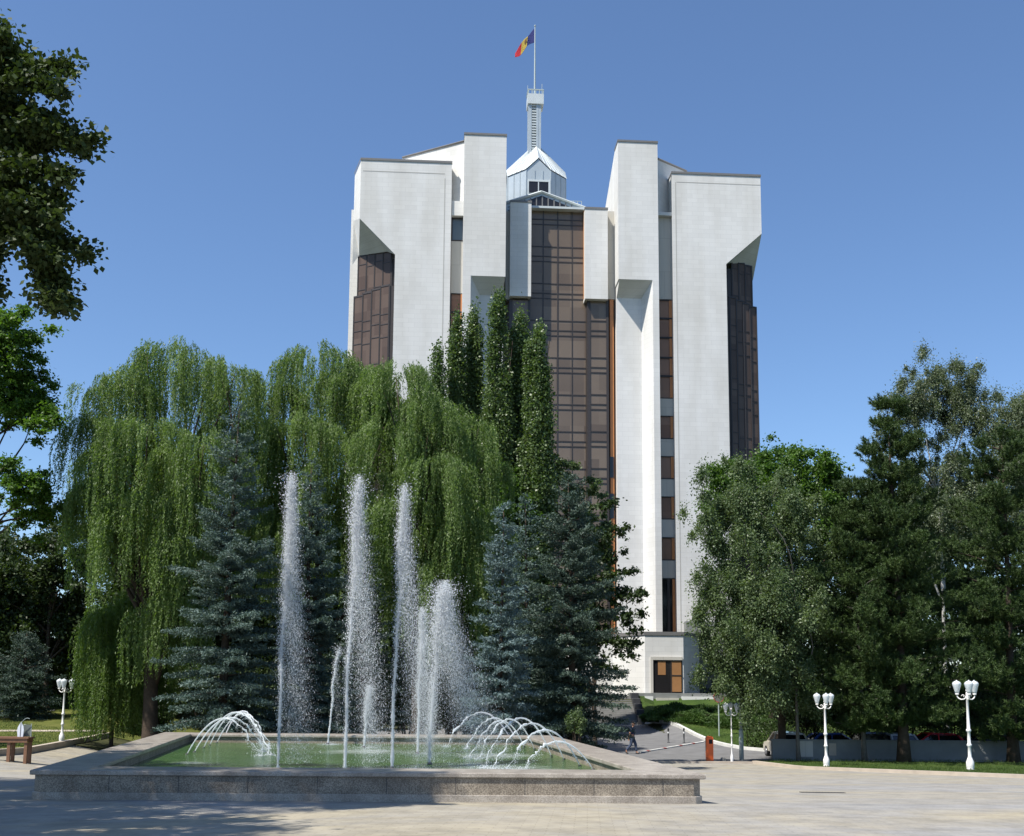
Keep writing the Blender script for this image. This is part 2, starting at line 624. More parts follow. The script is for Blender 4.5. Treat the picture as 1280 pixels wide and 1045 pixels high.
mat_leaf('leaf_juniper', (0.030, 0.068, 0.014), (0.075, 0.135, 0.030), .2, .6)
mat_leaf('blade', (0.045, 0.085, 0.016), (0.095, 0.135, 0.03), .35, .6)


# ------------------------------------------------------------------ mesh helpers
def link_mesh(name, me, mat, parent=None):
    o = bpy.data.objects.new(name, me)
    COL.objects.link(o)
    if mat:
        me.materials.append(MATS[mat] if isinstance(mat, str) else mat)
    if parent:
        o.parent = parent
    return o


def tag(o, label=None, cat=None, group=None, kind=None):
    if label:
        o['label'] = label
    if cat:
        o['category'] = cat
    if group:
        o['group'] = group
    if kind:
        o['kind'] = kind
    return o


def thing(name, label, cat, loc=(0, 0, 0), rz=0.0, group=None):
    o = bpy.data.objects.new(name, None)
    o.empty_display_size = 0.3
    COL.objects.link(o)
    o.location = loc
    o.rotation_euler = (0, 0, rz)
    return tag(o, label, cat, group)


def quad_mesh(name, V, Q, tint=None):
    """numpy verts (n,3), quads (m,4)"""
    me = bpy.data.meshes.new(name)
    V = np.ascontiguousarray(V, dtype=np.float32)
    Q = np.ascontiguousarray(Q, dtype=np.int32)
    k = Q.shape[1]
    me.vertices.add(len(V))
    me.vertices.foreach_set('co', V.ravel())
    me.loops.add(Q.size)
    me.loops.foreach_set('vertex_index', Q.ravel())
    me.polygons.add(len(Q))
    me.polygons.foreach_set('loop_start', np.arange(0, Q.size, k, dtype=np.int32))
    if tint is not None:
        a = me.attributes.new('tint', 'FLOAT', 'FACE')
        a.data.foreach_set('value', np.ascontiguousarray(np.clip(tint, 0, 1), dtype=np.float32))
    me.update(calc_edges=True)
    return me


class MB:
    def __init__(s):
        s.v = []
        s.f = []

    def poly(s, pts):
        n = len(s.v)
        s.v += [tuple(p) for p in pts]
        s.f.append(tuple(range(n, n + len(pts))))

    def box(s, x0, x1, y0, y1, z0, z1):
        n = len(s.v)
        s.v += [(x0, y0, z0), (x1, y0, z0), (x1, y1, z0), (x0, y1, z0), (x0, y0, z1), (x1, y0, z1), (x1, y1, z1), (x0, y1, z1)]
        for f in ((0, 3, 2, 1), (4, 5, 6, 7), (0, 1, 5, 4), (1, 2, 6, 5), (2, 3, 7, 6), (3, 0, 4, 7)):
            s.f.append(tuple(n + i for i in f))

    def hull8(s, bot, top):
        """loft between two equal length loops"""
        n = len(s.v)
        k = len(bot)
        s.v += [tuple(p) for p in bot] + [tuple(p) for p in top]
        for i in range(k):
            j = (i + 1) % k
            s.f.append((n + i, n + j, n + k + j, n + k + i))
        s.f.append(tuple(n + i for i in reversed(range(k))))
        s.f.append(tuple(n + k + i for i in range(k)))

    def loft(s, loops, cap=True):
        n = len(s.v)
        k = len(loops[0])
        for L in loops:
            s.v += [tuple(p) for p in L]
        for a in range(len(loops) - 1):
            for i in range(k):
                j = (i + 1) % k
                s.f.append((n + a * k + i, n + a * k + j, n + (a + 1) * k + j, n + (a + 1) * k + i))
        if cap:
            s.f.append(tuple(n + i for i in reversed(range(k))))
            e = n + (len(loops) - 1) * k
            s.f.append(tuple(e + i for i in range(k)))

    def facade(s, pts, v0, v1):
        """prism: outline (u,z) pushed from depth v0 to v1"""
        s.hull8([(u, v0, z) for u, z in pts], [(u, v1, z) for u, z in pts])

    def plan(s, pts, z0, z1):
        s.hull8([(x, y, z0) for x, y in pts], [(x, y, z1) for x, y in pts])

    def tube(s, path, radii, k=8, cap=True):
        path = [Vector(p) for p in path]
        loops = []
        ref = None
        for i, p in enumerate(path):
            a = path[max(i - 1, 0)]
            b = path[min(i + 1, len(path) - 1)]
            t = (b - a)
            if t.length < 1e-9:
                t = Vector((0, 0, 1))
            t.normalize()
            if ref is None:
                ref = Vector((1, 0, 0)) if abs(t.x) < .8 else Vector((0, 1, 0))
            u = (ref - t * ref.dot(t)).normalized()
            ref = u
            v = t.cross(u)
            r = radii[i] if hasattr(radii, '__len__') else radii
            loops.append([p + (u * math.cos(2 * math.pi * j / k) + v * math.sin(2 * math.pi * j / k)) * r for j in range(k)])
        s.loft(loops, cap)

    def lathe(s, prof, k=16, c=(0, 0, 0)):
        loops = [[(c[0] + r * math.cos(2 * math.pi * j / k), c[1] + r * math.sin(2 * math.pi * j / k), c[2] + z) for j in range(k)] for r, z in prof]
        s.loft(loops, True)

    def build(s, name, mat, parent=None, smooth=False, bevel=0.0):
        me = bpy.data.meshes.new(name)
        me.from_pydata(s.v, [], s.f)
        bm = bmesh.new()
        bm.from_mesh(me)
        bmesh.ops.recalc_face_normals(bm, faces=bm.faces)
        bm.to_mesh(me)
        bm.free()
        if smooth:
            me.polygons.foreach_set('use_smooth', [True] * len(me.polygons))
        o = link_mesh(name, me, mat, parent)
        if bevel:
            b = o.modifiers.new('bevel', 'BEVEL')
            b.width = bevel
            b.segments = 2
            b.limit_method = 'ANGLE'
        return o


def copy_tree(o, parent=None):
    c = o.copy()
    COL.objects.link(c)
    if parent:
        c.parent = parent
    for ch in list(o.children):
        copy_tree(ch, c)
    return c


# ------------------------------------------------------------------ ground sheets
def sheet(name, poly, off, mat, step=1.0, thick=0.0):
    bm = bmesh.new()
    vs = [bm.verts.new((p[0], p[1], 0)) for p in poly]
    bm.faces.new(vs)
    xs = [p[0] for p in poly]
    ys = [p[1] for p in poly]
    x = math.ceil(min(xs) / step) * step
    while x < max(xs):
        bmesh.ops.bisect_plane(bm, geom=bm.verts[:] + bm.edges[:] + bm.faces[:], plane_co=(x, 0, 0), plane_no=(1, 0, 0))
        x += step
    y = math.ceil(min(ys) / step) * step
    while y < max(ys):
        bmesh.ops.bisect_plane(bm, geom=bm.verts[:] + bm.edges[:] + bm.faces[:], plane_co=(0, y, 0), plane_no=(0, 1, 0))
        y += step
    for v in bm.verts:
        v.co.z = gzf(v.co.x, v.co.y) + off
    bmesh.ops.recalc_face_normals(bm, faces=bm.faces)
    for f in bm.faces:
        if f.normal.z < 0:
            f.normal_flip()
    me = bpy.data.meshes.new(name)
    bm.to_mesh(me)
    bm.free()
    o = link_mesh(name, me, mat)
    tag(o, kind='structure')
    return o


def resample(pts, step):
    out = []
    for i in range(len(pts) - 1):
        a = Vector(pts[i]).to_2d() if len(pts[i]) > 2 else Vector(pts[i])
        b = Vector(pts[i + 1])
        n = max(1, int((b - a).length / step))
        for k in range(n):
            out.append(a.lerp(b, k / n))
    out.append(Vector(pts[-1]))
    return out


def kerb(name, pts, width, z0, z1, mat, parent=None, step=1.0, struct=True):
    P = resample(pts, step)
    loops = []
    for i, p in enumerate(P):
        a = P[max(i - 1, 0)]
        b = P[min(i + 1, len(P) - 1)]
        t = (b - a).normalized()
        n = Vector((-t.y, t.x)) * width / 2
        g = gzf(p.x, p.y)
        loops.append([(p.x + n.x, p.y + n.y, g + z0), (p.x - n.x, p.y - n.y, g + z0), (p.x - n.x, p.y - n.y, g + z1), (p.x + n.x, p.y + n.y, g + z1)])
    m = MB()
    m.loft(loops)
    o = m.build(name, mat, parent)
    if struct:
        tag(o, kind='structure')
    return o


def ground_base():
    xs = np.concatenate([[-3000, -1000, -400, -200, -120, -90], np.arange(-70, 71, 2.0), [90, 120, 200, 400, 1000, 3000]])
    ys = np.concatenate([[-1500, -300, -100, -60], np.arange(-40, 131, 1.0), [160, 250, 500, 1200, 4000]])
    X, Y = np.meshgrid(xs, ys)
    Z = gz(X, Y) - 0.16
    V = np.stack([X.ravel(), Y.ravel(), Z.ravel()], 1)
    nx, ny = len(xs), len(ys)
    i = np.arange(ny - 1)[:, None] * nx + np.arange(nx - 1)[None]
    Q = np.stack([i, i + 1, i + nx + 1, i + nx], -1).reshape(-1, 4)
    o = link_mesh('ground', quad_mesh('ground', V, Q), 'soil')
    tag(o, kind='structure')


ground_base()
LK = [(-24.2, -14), (-24.2, 66)]
RK = [(13.0, 58.6), (15.5, 52.5), (20.0, 42.0), (34.5, 8.0)]
plaza = sheet('plaza', [(-24.1, -14), (42, -14), (34.5, 8), (20, 42), (15.5, 52.5), (13, 58.6), (5.5, 58.6), (5.5, 45), (-24.1, 45)], 0.0, 'paving')
lp = sheet('left_path', [(-24.1, 45), (-19.5, 45), (-19.5, 59.6), (-24.1, 60.5)], 0.004, 'paving')
sheet('willow_bed', [(-24.1, 60.4), (-19.5, 59.5), (-19.5, 66), (-24.1, 66)], 0.05, 'soil')
sheet('road', [(-40, 66.0), (-19, 66), (-19, 60), (5.5, 60), (5.5, 58.6), (13, 58.6), (13.2, 60), (60, 60), (60, 66.6), (16, 67.8), (14.6, 69), (13.8, 71), (12.6, 75.5), (10.6, 86), (3, 86), (-19, 74), (-40, 74)], -0.03, 'asphalt')
sheet('right_lawn', [(13.25, 58.5), (15.7, 52.5), (20.2, 42.0), (34.8, 8.0), (80, 8), (80, 60.0), (13.4, 60.0)], 0.08, 'lawn')
sheet('bank_lawn', [(10.7, 86), (12.8, 75.5), (14, 71.1), (14.8, 69.2), (16.2, 68), (60, 66.8), (90, 66.8), (90, 93.0), (10.7, 93)], 0.09, 'lawn')
sheet('left_lawn', [(-24.3, -14), (-24.3, 66), (-19.6, 66), (-19.6, 84), (-90, 84), (-90, -14)], 0.085, 'dry_lawn')
sheet('spruce_bed', [(-19.4, 45.1), (5.4, 45.1), (5.4, 58.5), (3, 60), (-19.4, 60)], 0.06, 'soil')
sheet('back_lawn', [(-19.3, 74.2), (3, 86.1), (3, 93), (-90, 93), (-90, 84.1), (-19.3, 84.1)], 0.088, 'soil')
kerb('kerb', RK, 0.26, -0.1, 0.15, 'kerb_stone')
kerb('kerb', LK, 0.3, -0.1, 0.30, 'kerb_stone')
kerb('kerb', [(-19.4, 45.0), (5.45, 45.0), (5.45, 58.6), (13.0, 58.6)], 0.22, -0.1, 0.10, 'kerb_stone')
kerb('kerb', [(10.6, 86), (12.7, 75.5), (13.9, 71), (14.7, 69.1), (16.1, 67.9), (60, 66.7)], 0.26, -0.1, 0.15, 'white_kerb')
# pale paths across the left lawn
sheet('lawn_path', [(-62, 65.6), (-25.2, 67.6), (-25.2, 68.3), (-62, 66.6)], 0.10, 'kerb_stone')
sheet('lawn_path', [(-45, 80.4), (-33, 78.6), (-33, 79.2), (-45, 81.2)], 0.10, 'white_kerb')


# ------------------------------------------------------------------ the office tower
BTH = R(3.75)
BO = at(697, 866, 100.0)
BZ = CZ - 0.62
tower = thing('office_tower', 'tall white stone office tower with bronze glass and a zinc turret on top', 'building', (BO.x, BO.y, BZ), BTH)
_Binv = (Matrix.Translation((BO.x, BO.y, BZ)) @ Matrix.Rotation(BTH, 4, 'Z')).inverted()
_BRi = _Binv.to_3x3()


def F(px, py, v=0.0):
    """(u, z) in the tower's own frame where the ray meets the plane at depth v"""
    o = _Binv @ Vector((0, 0, CZ))
    d = _BRi @ ray(px, py)
    p = o + d * ((v - o.y) / d.y)
    return (p.x, p.z)


def FU(px, py, v=0.0):
    return F(px, py, v)[0]


def FZ(px, py, v=0.0):
    return F(px, py, v)[1]


def F3(px, py, v):
    u, z = F(px, py, v)
    return (u, v, z)


ZB = -3.5   # walls run down into the ground
DB = 16.0   # depth of the masses


def build_tower():
    T = tower
    # ---- left corner block (chamfered outer corner, cut away over the glazed bay)
    uR = FU(562, 400)
    zt = FZ(505, 202)
    uL = FU(450.5, 240)
    uB = FU(491.5, 420)
    A = (uL, 0, FZ(449.5, 273))
    Bp = (uB, 0, FZ(492, 318))
    ch_v = 3.2
    uE = FU(443, 240, ch_v)
    E = (uE, ch_v, FZ(443.6, 276, ch_v))
    G = (uE, ch_v + .02, FZ(442.8, 331, ch_v))
    Cc = (FU(482, 400, 1.5), 1.5, FZ(482, 314.5, 1.5))
    D = (FU(446.5, 400, 3.4), 3.4, FZ(447.6, 319.5, 3.4))
    m = MB()
    m.poly([(uL, 0, zt), (uR, 0, zt), (uR, 0, ZB), (uB, 0, ZB), Bp, A])
    m.poly([(uE, ch_v, zt), (uL, 0, zt), A, E])
    m.poly([A, Bp, Cc, D])
    m.poly([A, D, G, E])
    m.poly([(uR, 0, zt), (uR, DB, zt), (uR, DB, ZB), (uR, 0, ZB)])
    m.poly([(uL, 0, zt), (uE, ch_v, zt), (uE, DB, zt), (uR, DB, zt), (uR, 0, zt)])
    m.poly([(uE, ch_v, zt), E, (uE, DB, E[2]), (uE, DB, zt)])
    m.poly([Bp, (uB, 0, ZB), (uB, 6, ZB), (uB, 6, Bp[2])])
    m.build('corner_block', 'facing_stone', T)
    m = MB()
    m.box(uL - .05, uR + .04, -.06, .3, zt, zt + .22)
    m.poly([(uL - .05, -.06, zt + .22), (uE - .06, ch_v, zt + .22), (uE - .06, ch_v, zt), (uL - .05, -.06, zt)])
    m.build('coping', 'coping_metal', T)
    m = MB()
    zg = FZ(505, 215)
    m.box(uL + .2, FU(556, 215), -.012, .05, zg - .06, zg + .02)
    ug = FU(553.5, 400)
    m.box(ug - .05, ug + .03, -.012, .05, ZB, zg - .5)
    m.build('joint', 'joint', T)
    # bay glass
    def bay(pts_top, zlow, steps, name):
        (ua, va), (ub, vb) = pts_top
        g = MB()
        f = MB()
        n = steps
        for i in range(n):
            t0, t1 = i / n, (i + 1) / n
            x0, x1 = ua + (ub - ua) * t0, ua + (ub - ua) * t1
            y0, y1 = va + (vb - va) * t0, va + (vb - va) * t1
            zt_ = zlow[1](i)
            # glass panel with little step back between panels
            g.hull8([(x0, y0, zlow[0]), (x1, y1, zlow[0]), (x1, y1 + .3, zlow[0]), (x0, y0 + .3, zlow[0])],
                    [(x0, y0, zt_), (x1, y1, zt_), (x1, y1 + .3, zt_), (x0, y0 + .3, zt_)])
            # frame: mullion and transoms proud of the glass
            f.hull8([(x0 - .06, y0 - .07, zlow[0]), (x0 + .06, y0 - .07, zlow[0]), (x0 + .06, y0 + .3, zlow[0]), (x0 - .06, y0 + .3, zlow[0])],
                    [(x0 - .06, y0 - .07, zt_ + .05), (x0 + .06, y0 - .07, zt_ + .05), (x0 + .06, y0 + .3, zt_ + .05), (x0 - .06, y0 + .3, zt_ + .05)])
            f.hull8([(x0, y0 - .05, zt_ - .1), (x1, y1 - .05, zt_ - .1), (x1, y1 + .3, zt_ - .1), (x0, y0 + .3, zt_ - .1)],
                    [(x0, y0 - .05, zt_ + .06), (x1, y1 - .05, zt_ + .06), (x1, y1 + .3, zt_ + .06), (x0, y0 + .3, zt_ + .06)])
            z = zt_ - zlow[2][0] - .3 * (i % 2)
            j = 0
            while z > zlow[0]:
                f.hull8([(x0, y0 - .04, z), (x1, y1 - .04, z), (x1, y1 + .1, z), (x0, y0 + .1, z)],
                        [(x0, y0 - .04, z + .08), (x1, y1 - .04, z + .08), (x1, y1 + .1, z + .08), (x0, y0 + .1, z + .08)])
                j += 1
                z -= zlow[2][j % len(zlow[2])]
        f.hull8([(ub - .07, vb - .07, zlow[0]), (ub + .07, vb - .07, zlow[0]), (ub + .07, vb + .3, zlow[0]), (ub - .07, vb + .3, zlow[0])],
                [(ub - .07, vb - .07, zlow[1](n - 1) + .05), (ub + .07, vb - .07, zlow[1](n - 1) + .05), (ub + .07, vb + .3, zlow[1](n - 1) + .05), (ub - .07, vb + .3, zlow[1](n - 1) + .05)])
        go = g.build(name, 'bay_glass', T)
        f.build('window_frame', 'dark_frame', go)

    zb2 = FZ(465, 365, 2.0)
    bay(((FU(447.5, 345, 3.5), 3.5), (FU(489, 345, 1.4), 1.4)), (zb2 - .3, lambda i: Cc[2] + .25, (1.0, 2.6, .9)), 4, 'corner_window')
    bay(((FU(441.5, 420, 3.0), 3.0), (FU(485.5, 420, .7), .7)), (ZB, lambda i: FZ(465, 367.5 - i * 2.1, 2.0), (2.6, 1.0, 1.3)), 4, 'corner_window')
    m = MB()  # dark reveal beside the bay
    m.box(FU(485.5, 420, .7), uB - .003, .7, 1.2, ZB, zb2 + .2)
    m.box(FU(486, 420, 1.4), uB - .003, 1.45, 1.9, zb2, Bp[2] + .1)
    m.build('bay_reveal', 'dark_frame', T)

    # ---- right corner block
    uL2 = FU(842, 400)
    uR2 = FU(951.3, 260)
    zt2 = FZ(895, 219)
    uB2 = FU(909.5, 420)
    A2 = (uR2, 0, FZ(951.8, 292))
    B2 = (uB2, 0, FZ(908.5, 330))
    C2 = (FU(914.5, 400, 1.3), 1.3, FZ(914, 328.5, 1.3))
    D2 = (FU(940, 400, 3.0), 3.0, FZ(939.6, 340.5, 3.0))
    E2 = (FU(941, 345, 3.6), 3.6, FZ(940.5, 350, 3.6))
    uE2 = FU(951.0, 260, 2.6)
    m = MB()
    m.poly([(uL2, 0, zt2), (uR2, 0, zt2), A2, B2, (uB2, 0, ZB), (uL2, 0, ZB)])
    m.poly([(uR2, 0, zt2), (uE2, 3.6, zt2), E2, A2])
    m.poly([A2, E2, D2])
    m.poly([A2, D2, C2, B2])
    m.poly([(uL2, 0, zt2), (uL2, DB, zt2), (uL2, DB, ZB), (uL2, 0, ZB)])
    m.poly([(uL2, 0, zt2), (uR2, 0, zt2), (uE2, 3.6, zt2), (uE2, DB, zt2), (uL2, DB, zt2)])
    m.poly([(uE2, 3.6, zt2), E2, (uE2, DB, E2[2]), (uE2, DB, zt2)])
    m.poly([B2, (uB2, 0, ZB), (uB2, 6, ZB), (uB2, 6, B2[2])])
    m.build('corner_block', 'facing_stone', T)
    m = MB()
    m.box(uL2 - .04, uR2 + .05, -.06, .3, zt2, zt2 + .22)
    m.box(uL2 - .04, uL2 + .1, .3, 9, zt2, zt2 + .2)
    m.build('coping', 'coping_metal', T)
    m = MB()
    zg2 = FZ(895, 229)
    m.box(FU(846.5, 300), uR2 - .02, -.012, .05, zg2 - .06, zg2 + .02)
    m.box(FU(846.5, 400) - .04, FU(846.5, 400) + .04, -.012, .05, ZB, zg2 - .06)
    m.build('joint', 'joint', T)
    zb3 = FZ(925, 378, 2.0)
    bay(((FU(915, 350, 1.4), 1.4), (FU(939.5, 350, 2.2), 2.2)), (zb3 - .4, lambda i: D2[2] + .3 + .3 * (2 - i) / 2, (.9, 2.8, .9)), 3, 'corner_window')
    bay(((FU(913.5, 460, .9), .9), (FU(946.6, 460, 1.9), 1.9)), (ZB, lambda i: FZ(930, 376.5 + i * 2.6, 2.0), (2.9, 1.1, 1.35)), 4, 'corner_window')
    m = MB()
    m.box(uB2 + .003, FU(913.5, 460, .9) - .08, .9, 1.25, ZB, zb3)
    m.box(uB2 + .003, FU(915, 350, 1.4) - .08, 1.4, 1.9, zb3, B2[2] + .1)
    m.build('bay_reveal', 'dark_frame', T)

    # ---- white back mass seen as a sliver at the far left, and the core
    m = MB()
    m.box(FU(437, 350, 9.0), FU(470, 350, 9.0), 9.0, 24, ZB, FZ(437, 262, 9.0))
    m.build('rear_block', 'facing_stone', T)
    m = MB()
    m.box(uE + .4, uE2 - .4, 5.2, 26, ZB, min(zt, zt2) - 2.0)
    m.build('core', 'panel_stone', T)

    # ---- piers
    pv = -0.9
    pvr = 0.85       # recessed face under the overhang
    def pier(fl, fr, ptop, psof, corner, strip, side):
        u0, u1 = FU(fl[0], 260, pv), FU(fr, 260, pv)
        z1 = FZ((fl[0] + fr) / 2, ptop, pv)
        zs = FZ((fl[0] + fr) / 2, psof, pv)
        m = MB()
        # head: front, and a back that steps down along the depth
        m.facade([(u0, zs), (u1, zs), (u1, z1), (u0, z1)], pv, 1.0)
        m.hull8([(u0, 1.0, zs), (u1, 1.0, zs), (u1, 7.5, zs), (u0, 7.5, zs)], [(u0, 1.0, z1), (u1, 1.0, z1), (u1, 7.5, z1 - 3.2), (u0, 7.5, z1 - 3.2)])
        m.build('pier_head', 'facing_stone', T)
        # shaft below: outer strip flush with the head, a splayed face, a recessed face
        us = FU(strip, 420, pv)
        uc = FU(corner, 600, pvr)
        zslope = zs - 1.25
        m = MB()
        if side > 0:
            ui = u0 + .08
            plan = [(us, pv), (u1, pv), (u1, 5), (ui, 5), (ui, pvr), (uc, pvr)]
        else:
            ui = u1 - .08
            plan = [(u0, pv), (us, pv), (uc, pvr), (ui, pvr), (ui, 5), (u0, 5)]
        m.plan(plan, ZB, zs - .002)
        m.build('pier_shaft', 'facing_stone', T)
        # sloping soffit under the head
        m = MB()
        ux = (ui, us, uc)
        m.hull8([(ux[0], pv + .002, zs - .004), (ux[1], pv + .002, zs - .004), (ux[2], pvr - .003, zs - .004), (ux[0], pvr - .003, zs - .004)],
                [(ux[0], pv + .004, zs - .01), (ux[1], pv + .004, zs - .01), (ux[2], pvr - .003, zslope), (ux[0], pvr - .003, zslope)])
        m.build('soffit', 'facing_stone', T)
        m = MB()
        m.box(u0 - .05, u1 + .05, pv - .06, pv + .3, z1, z1 + .2)
        m.hull8([(u0 - .05, pv + .3, z1), (u0 + .1, pv + .3, z1), (u0 + .1, 1, z1), (u0 - .05, 1, z1)], [(u0 - .05, pv + .3, z1 + .18), (u0 + .1, pv + .3, z1 + .18), (u0 + .1, 1, z1 + .18), (u0 - .05, 1, z1 + .18)])
        m.build('coping', 'coping_metal', T)
        return u0, u1, z1, zs

    lu0, lu1, lz1, lzs = pier((579.5, 167), 632.5, 169, 345, 597, 587.5, -1)
    ru0, ru1, rz1, rzs = pier((772.8, 176), 822.6, 178, 349.5, 803.3, 816.5, 1)

    # ---- splayed wings behind the piers (sloping parapet)
    def wing(pa, pb, pbot, va, vb):
        a = F3(pa[0], pa[1], va)
        b = F3(pb[0], pb[1], vb)
        zb = FZ(pa[0], pbot, va)
        m = MB()
        pts_b = [(a[0], va, zb), (b[0], vb, zb), (b[0], vb + 2, zb), (a[0], va + 4, zb)]
        pts_t = [a, b, (b[0], vb + 2, b[2]), (a[0], va + 4, a[2])]
        m.hull8(pts_b, pts_t)
        m.build('splayed_wing', 'facing_stone', T)
        m = MB()
        m.tube([(a[0], va - .03, a[2] + .08), (b[0], vb - .03, b[2] + .08)], .12, 4)
        m.build('coping', 'coping_metal', T)

    wing((582, 177), (503, 198), 252, .3, 4.2)
    wing((821, 199), (858, 215), 268, .3, 4.2)

    # ---- slots between piers and blocks
    def slot(pl, pr, rows, v, ytop):
        ua, ub = FU(pl, 450, v), FU(pr, 450, v)
        m = MB()
        zz = FZ((pl + pr) / 2, ytop, v)
        m.box(ua, ub, v + .25, 5.3, ZB, zz)
        m.build('slot_wall', 'panel_stone', T)
        for k, (y0, y1, kind) in enumerate(rows):
            z1, z0 = FZ((pl + pr) / 2, y0, v), FZ((pl + pr) / 2, y1, v)
            m = MB()
            if kind == 'panel':
                m.box(ua, ub, v, v + .25, z0, z1)
                m.build('spandrel', 'panel_stone', T)
            elif kind == 'ledge':
                m.box(ua, ub, v - .5, v + .25, z0, z1)
                m.build('ledge', 'facing_stone', T)
            else:
                gm = {'win': 'slot_glass', 'blue': 'blue_glass', 'tall': 'dark_glass'}[kind]
                m.box(ua + .1, ub - .1, v + .08, v + .2, z0 + .06, z1 - .06)
                wv = m.build('window', gm, T)
                f = MB()
                f.box(ua, ua + .09, v - .05, v + .25, z0, z1)
                f.box(ua + .09, ub - .03, v - .05, v + .25, z0, z0 + .07)
                f.box(ua + .09, ub - .03, v - .05, v + .25, z1 - .07, z1)
                if kind == 'tall':
                    um = ua + (ub - ua) * .5
                    f.box(um - .12, um + .12, v - .04, v + .2, z0 + .07, z1 - .07)
                f.build('window_frame', 'dark_frame', wv)
                if kind != 'blue':
                    f = MB()
                    f.box(ub - .40, ub - .12, v - .05, v + .07, z0 + .072, z1 - .072)
                    f.build('window_jamb', 'copper_frame', wv)

    rows = [(268, 272, 'ledge'), (272, 374, 'panel')]
    rows += [(375, 398, 'win'), (398.4, 422, 'win'), (422.4, 447, 'win'), (447.4, 470, 'win')]
    rows += [(470.4, 498, 'win'), (498.2, 519.6, 'panel'), (520, 548.4, 'win'), (548.8, 570, 'panel'), (570.3, 598.6, 'win'), (599, 620.4, 'panel'), (620.7, 649, 'win'), (649.3, 671.4, 'panel'), (671.8, 700.2, 'win'), (700.5, 722.6, 'panel'), (723, 793, 'tall')]
    slot(822.5, 842.3, rows, .7, 268)
    rows = [(254, 272, 'ledge'), (272.5, 301, 'blue'), (301.4, 366.5, 'panel')]
    y = 367.0
    while y < 640:
        rows.append((y, y + 23.2, 'win'))
        y += 23.6
    slot(561.8, 580, rows, .7, 254)
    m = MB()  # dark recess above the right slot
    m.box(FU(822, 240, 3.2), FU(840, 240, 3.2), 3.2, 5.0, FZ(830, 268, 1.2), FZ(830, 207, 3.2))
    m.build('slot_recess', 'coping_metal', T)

    # ---- central curtain wall
    gv = 2.1
    ul, ur = FU(634, 450, gv), FU(768.5, 450, gv)
    ztop = FZ(697, 264.5, gv)
    m = MB()
    m.box(ul, ur, gv, gv + .3, ZB, ztop)
    cw = m.build('curtain_wall', 'bronze_glass', T)
    f = MB()
    for px in (660.5, 678.5, 696.8, 715, 732.8):
        u = FU(px, 450, gv)
        wd = .035 if px in (715,) else .055
        f.box(u - wd, u + wd, gv - .05, gv, ZB, ztop)
    for k in range(-1, 13):
        y0 = 275 + 46.1 * k
        for dy in (0, 6.4, 34):
            if y0 + dy < 266:
                continue
            z = FZ(697, y0 + dy, gv)
            f.box(ul, FU(734, 450, gv), gv - .04, gv - .002, z - .05, z + .05)
    f.build('mullion_grid', 'dark_frame', cw)
    # fascia and white hanging boxes each side
    m = MB()
    m.box(FU(663, 262, 1.4), FU(731, 262, 1.4), 1.4, 2.6, ztop + .003, FZ(697, 258, 1.4))
    m.build('roof_fascia', 'pale_zinc', T)
    bvf = .65
    for (a, b, yt, yb) in ((637.5, 664, 253, 370), (731.5, 759.8, 261.5, 373.5)):
        m = MB()
        m.box(FU(a, 320, bvf), FU(b, 320, bvf), bvf, 3.0, FZ((a + b) / 2, yb, bvf), FZ((a + b) / 2, yt, bvf))
        m.build('hanging_box', 'facing_stone', T)
        m = MB()
        m.box(FU(a, 320, bvf) - .04, FU(b, 320, bvf) + .04, bvf - .05, bvf + .3, FZ((a + b) / 2, yt, bvf) + .002, FZ((a + b) / 2, yt, bvf) + .2)
        m.build('coping', 'coping_metal', T)
    # glazed bays under the boxes
    for (a, b) in ((738, 757.8), (640, 659.5)):
        m = MB()
        bz = FZ((a + b) / 2, 375, 1.3)
        m.box(FU(a, 450, 1.3), FU(b, 450, 1.3), 1.3, 2.06, ZB, bz)
        g = m.build('glazed_bay', 'bronze_glass', T)
        f = MB()
        f.box(FU(a - 4, 450, 1.3), FU(a, 450, 1.3), 1.24, 2.06, ZB, bz)
        f.box(FU(b, 450, 1.3), FU(b + 3, 450, 1.3), 1.24, 2.06, ZB, bz)
        for k in range(2, 13):
            for dy in (0, 6.4, 34):
                z = FZ((a + b) / 2, 275 + 46.1 * k + dy, 1.3)
                f.box(FU(a, 450, 1.3), FU(b, 450, 1.3), 1.25, 1.297, z - .05, z + .05)
        f.build('mullion_grid', 'dark_frame', g)
    # beige returns and copper jambs next to the piers
    m = MB()
    m.box(FU(759.9, 320, 1.5), FU(768.6, 320, 1.5), 1.5, 2.08, FZ(764, 374, 1.5), FZ(764, 264, 1.5))
    m.build('return_wall', 'panel_stone', T)
    m = MB()
    m.box(FU(632, 320, 1.5), FU(637.4, 320, 1.5), 1.5, 2.08, FZ(634, 374, 1.5), FZ(634, 264, 1.5))
    m.build('return_wall', 'panel_stone', T)
    m = MB()
    m.box(FU(762.5, 450, 1.55), FU(767.2, 450, 1.55), 1.55, 2.06, ZB, FZ(764, 374.5, 1.55))
    m.box(FU(729.8, 320, 1.6), FU(731.3, 320, 1.6), 1.6, 2.06, FZ(730, 373, 1.6), ztop - .05)
    m.build('copper_jamb', 'copper_frame', T)
    m = MB()
    for (ya, yb) in ((571, 597), (617, 648)):
        m = MB()
        m.box(FU(762.3, 580, 1.5), FU(767.3, 580, 1.5), 1.5, 1.546, FZ(764, yb, 1.5), FZ(764, ya, 1.5))
        m.build('open_pane', 'dark_glass', T)

    # ---- gabled rooflight in front of the turret
    rv = 2.3
    zr = FZ(697, 262, rv)
    pk = F3(677, 241, rv)
    ra, rb = FU(630, 255, rv), FU(738, 262, rv)
    m = MB()
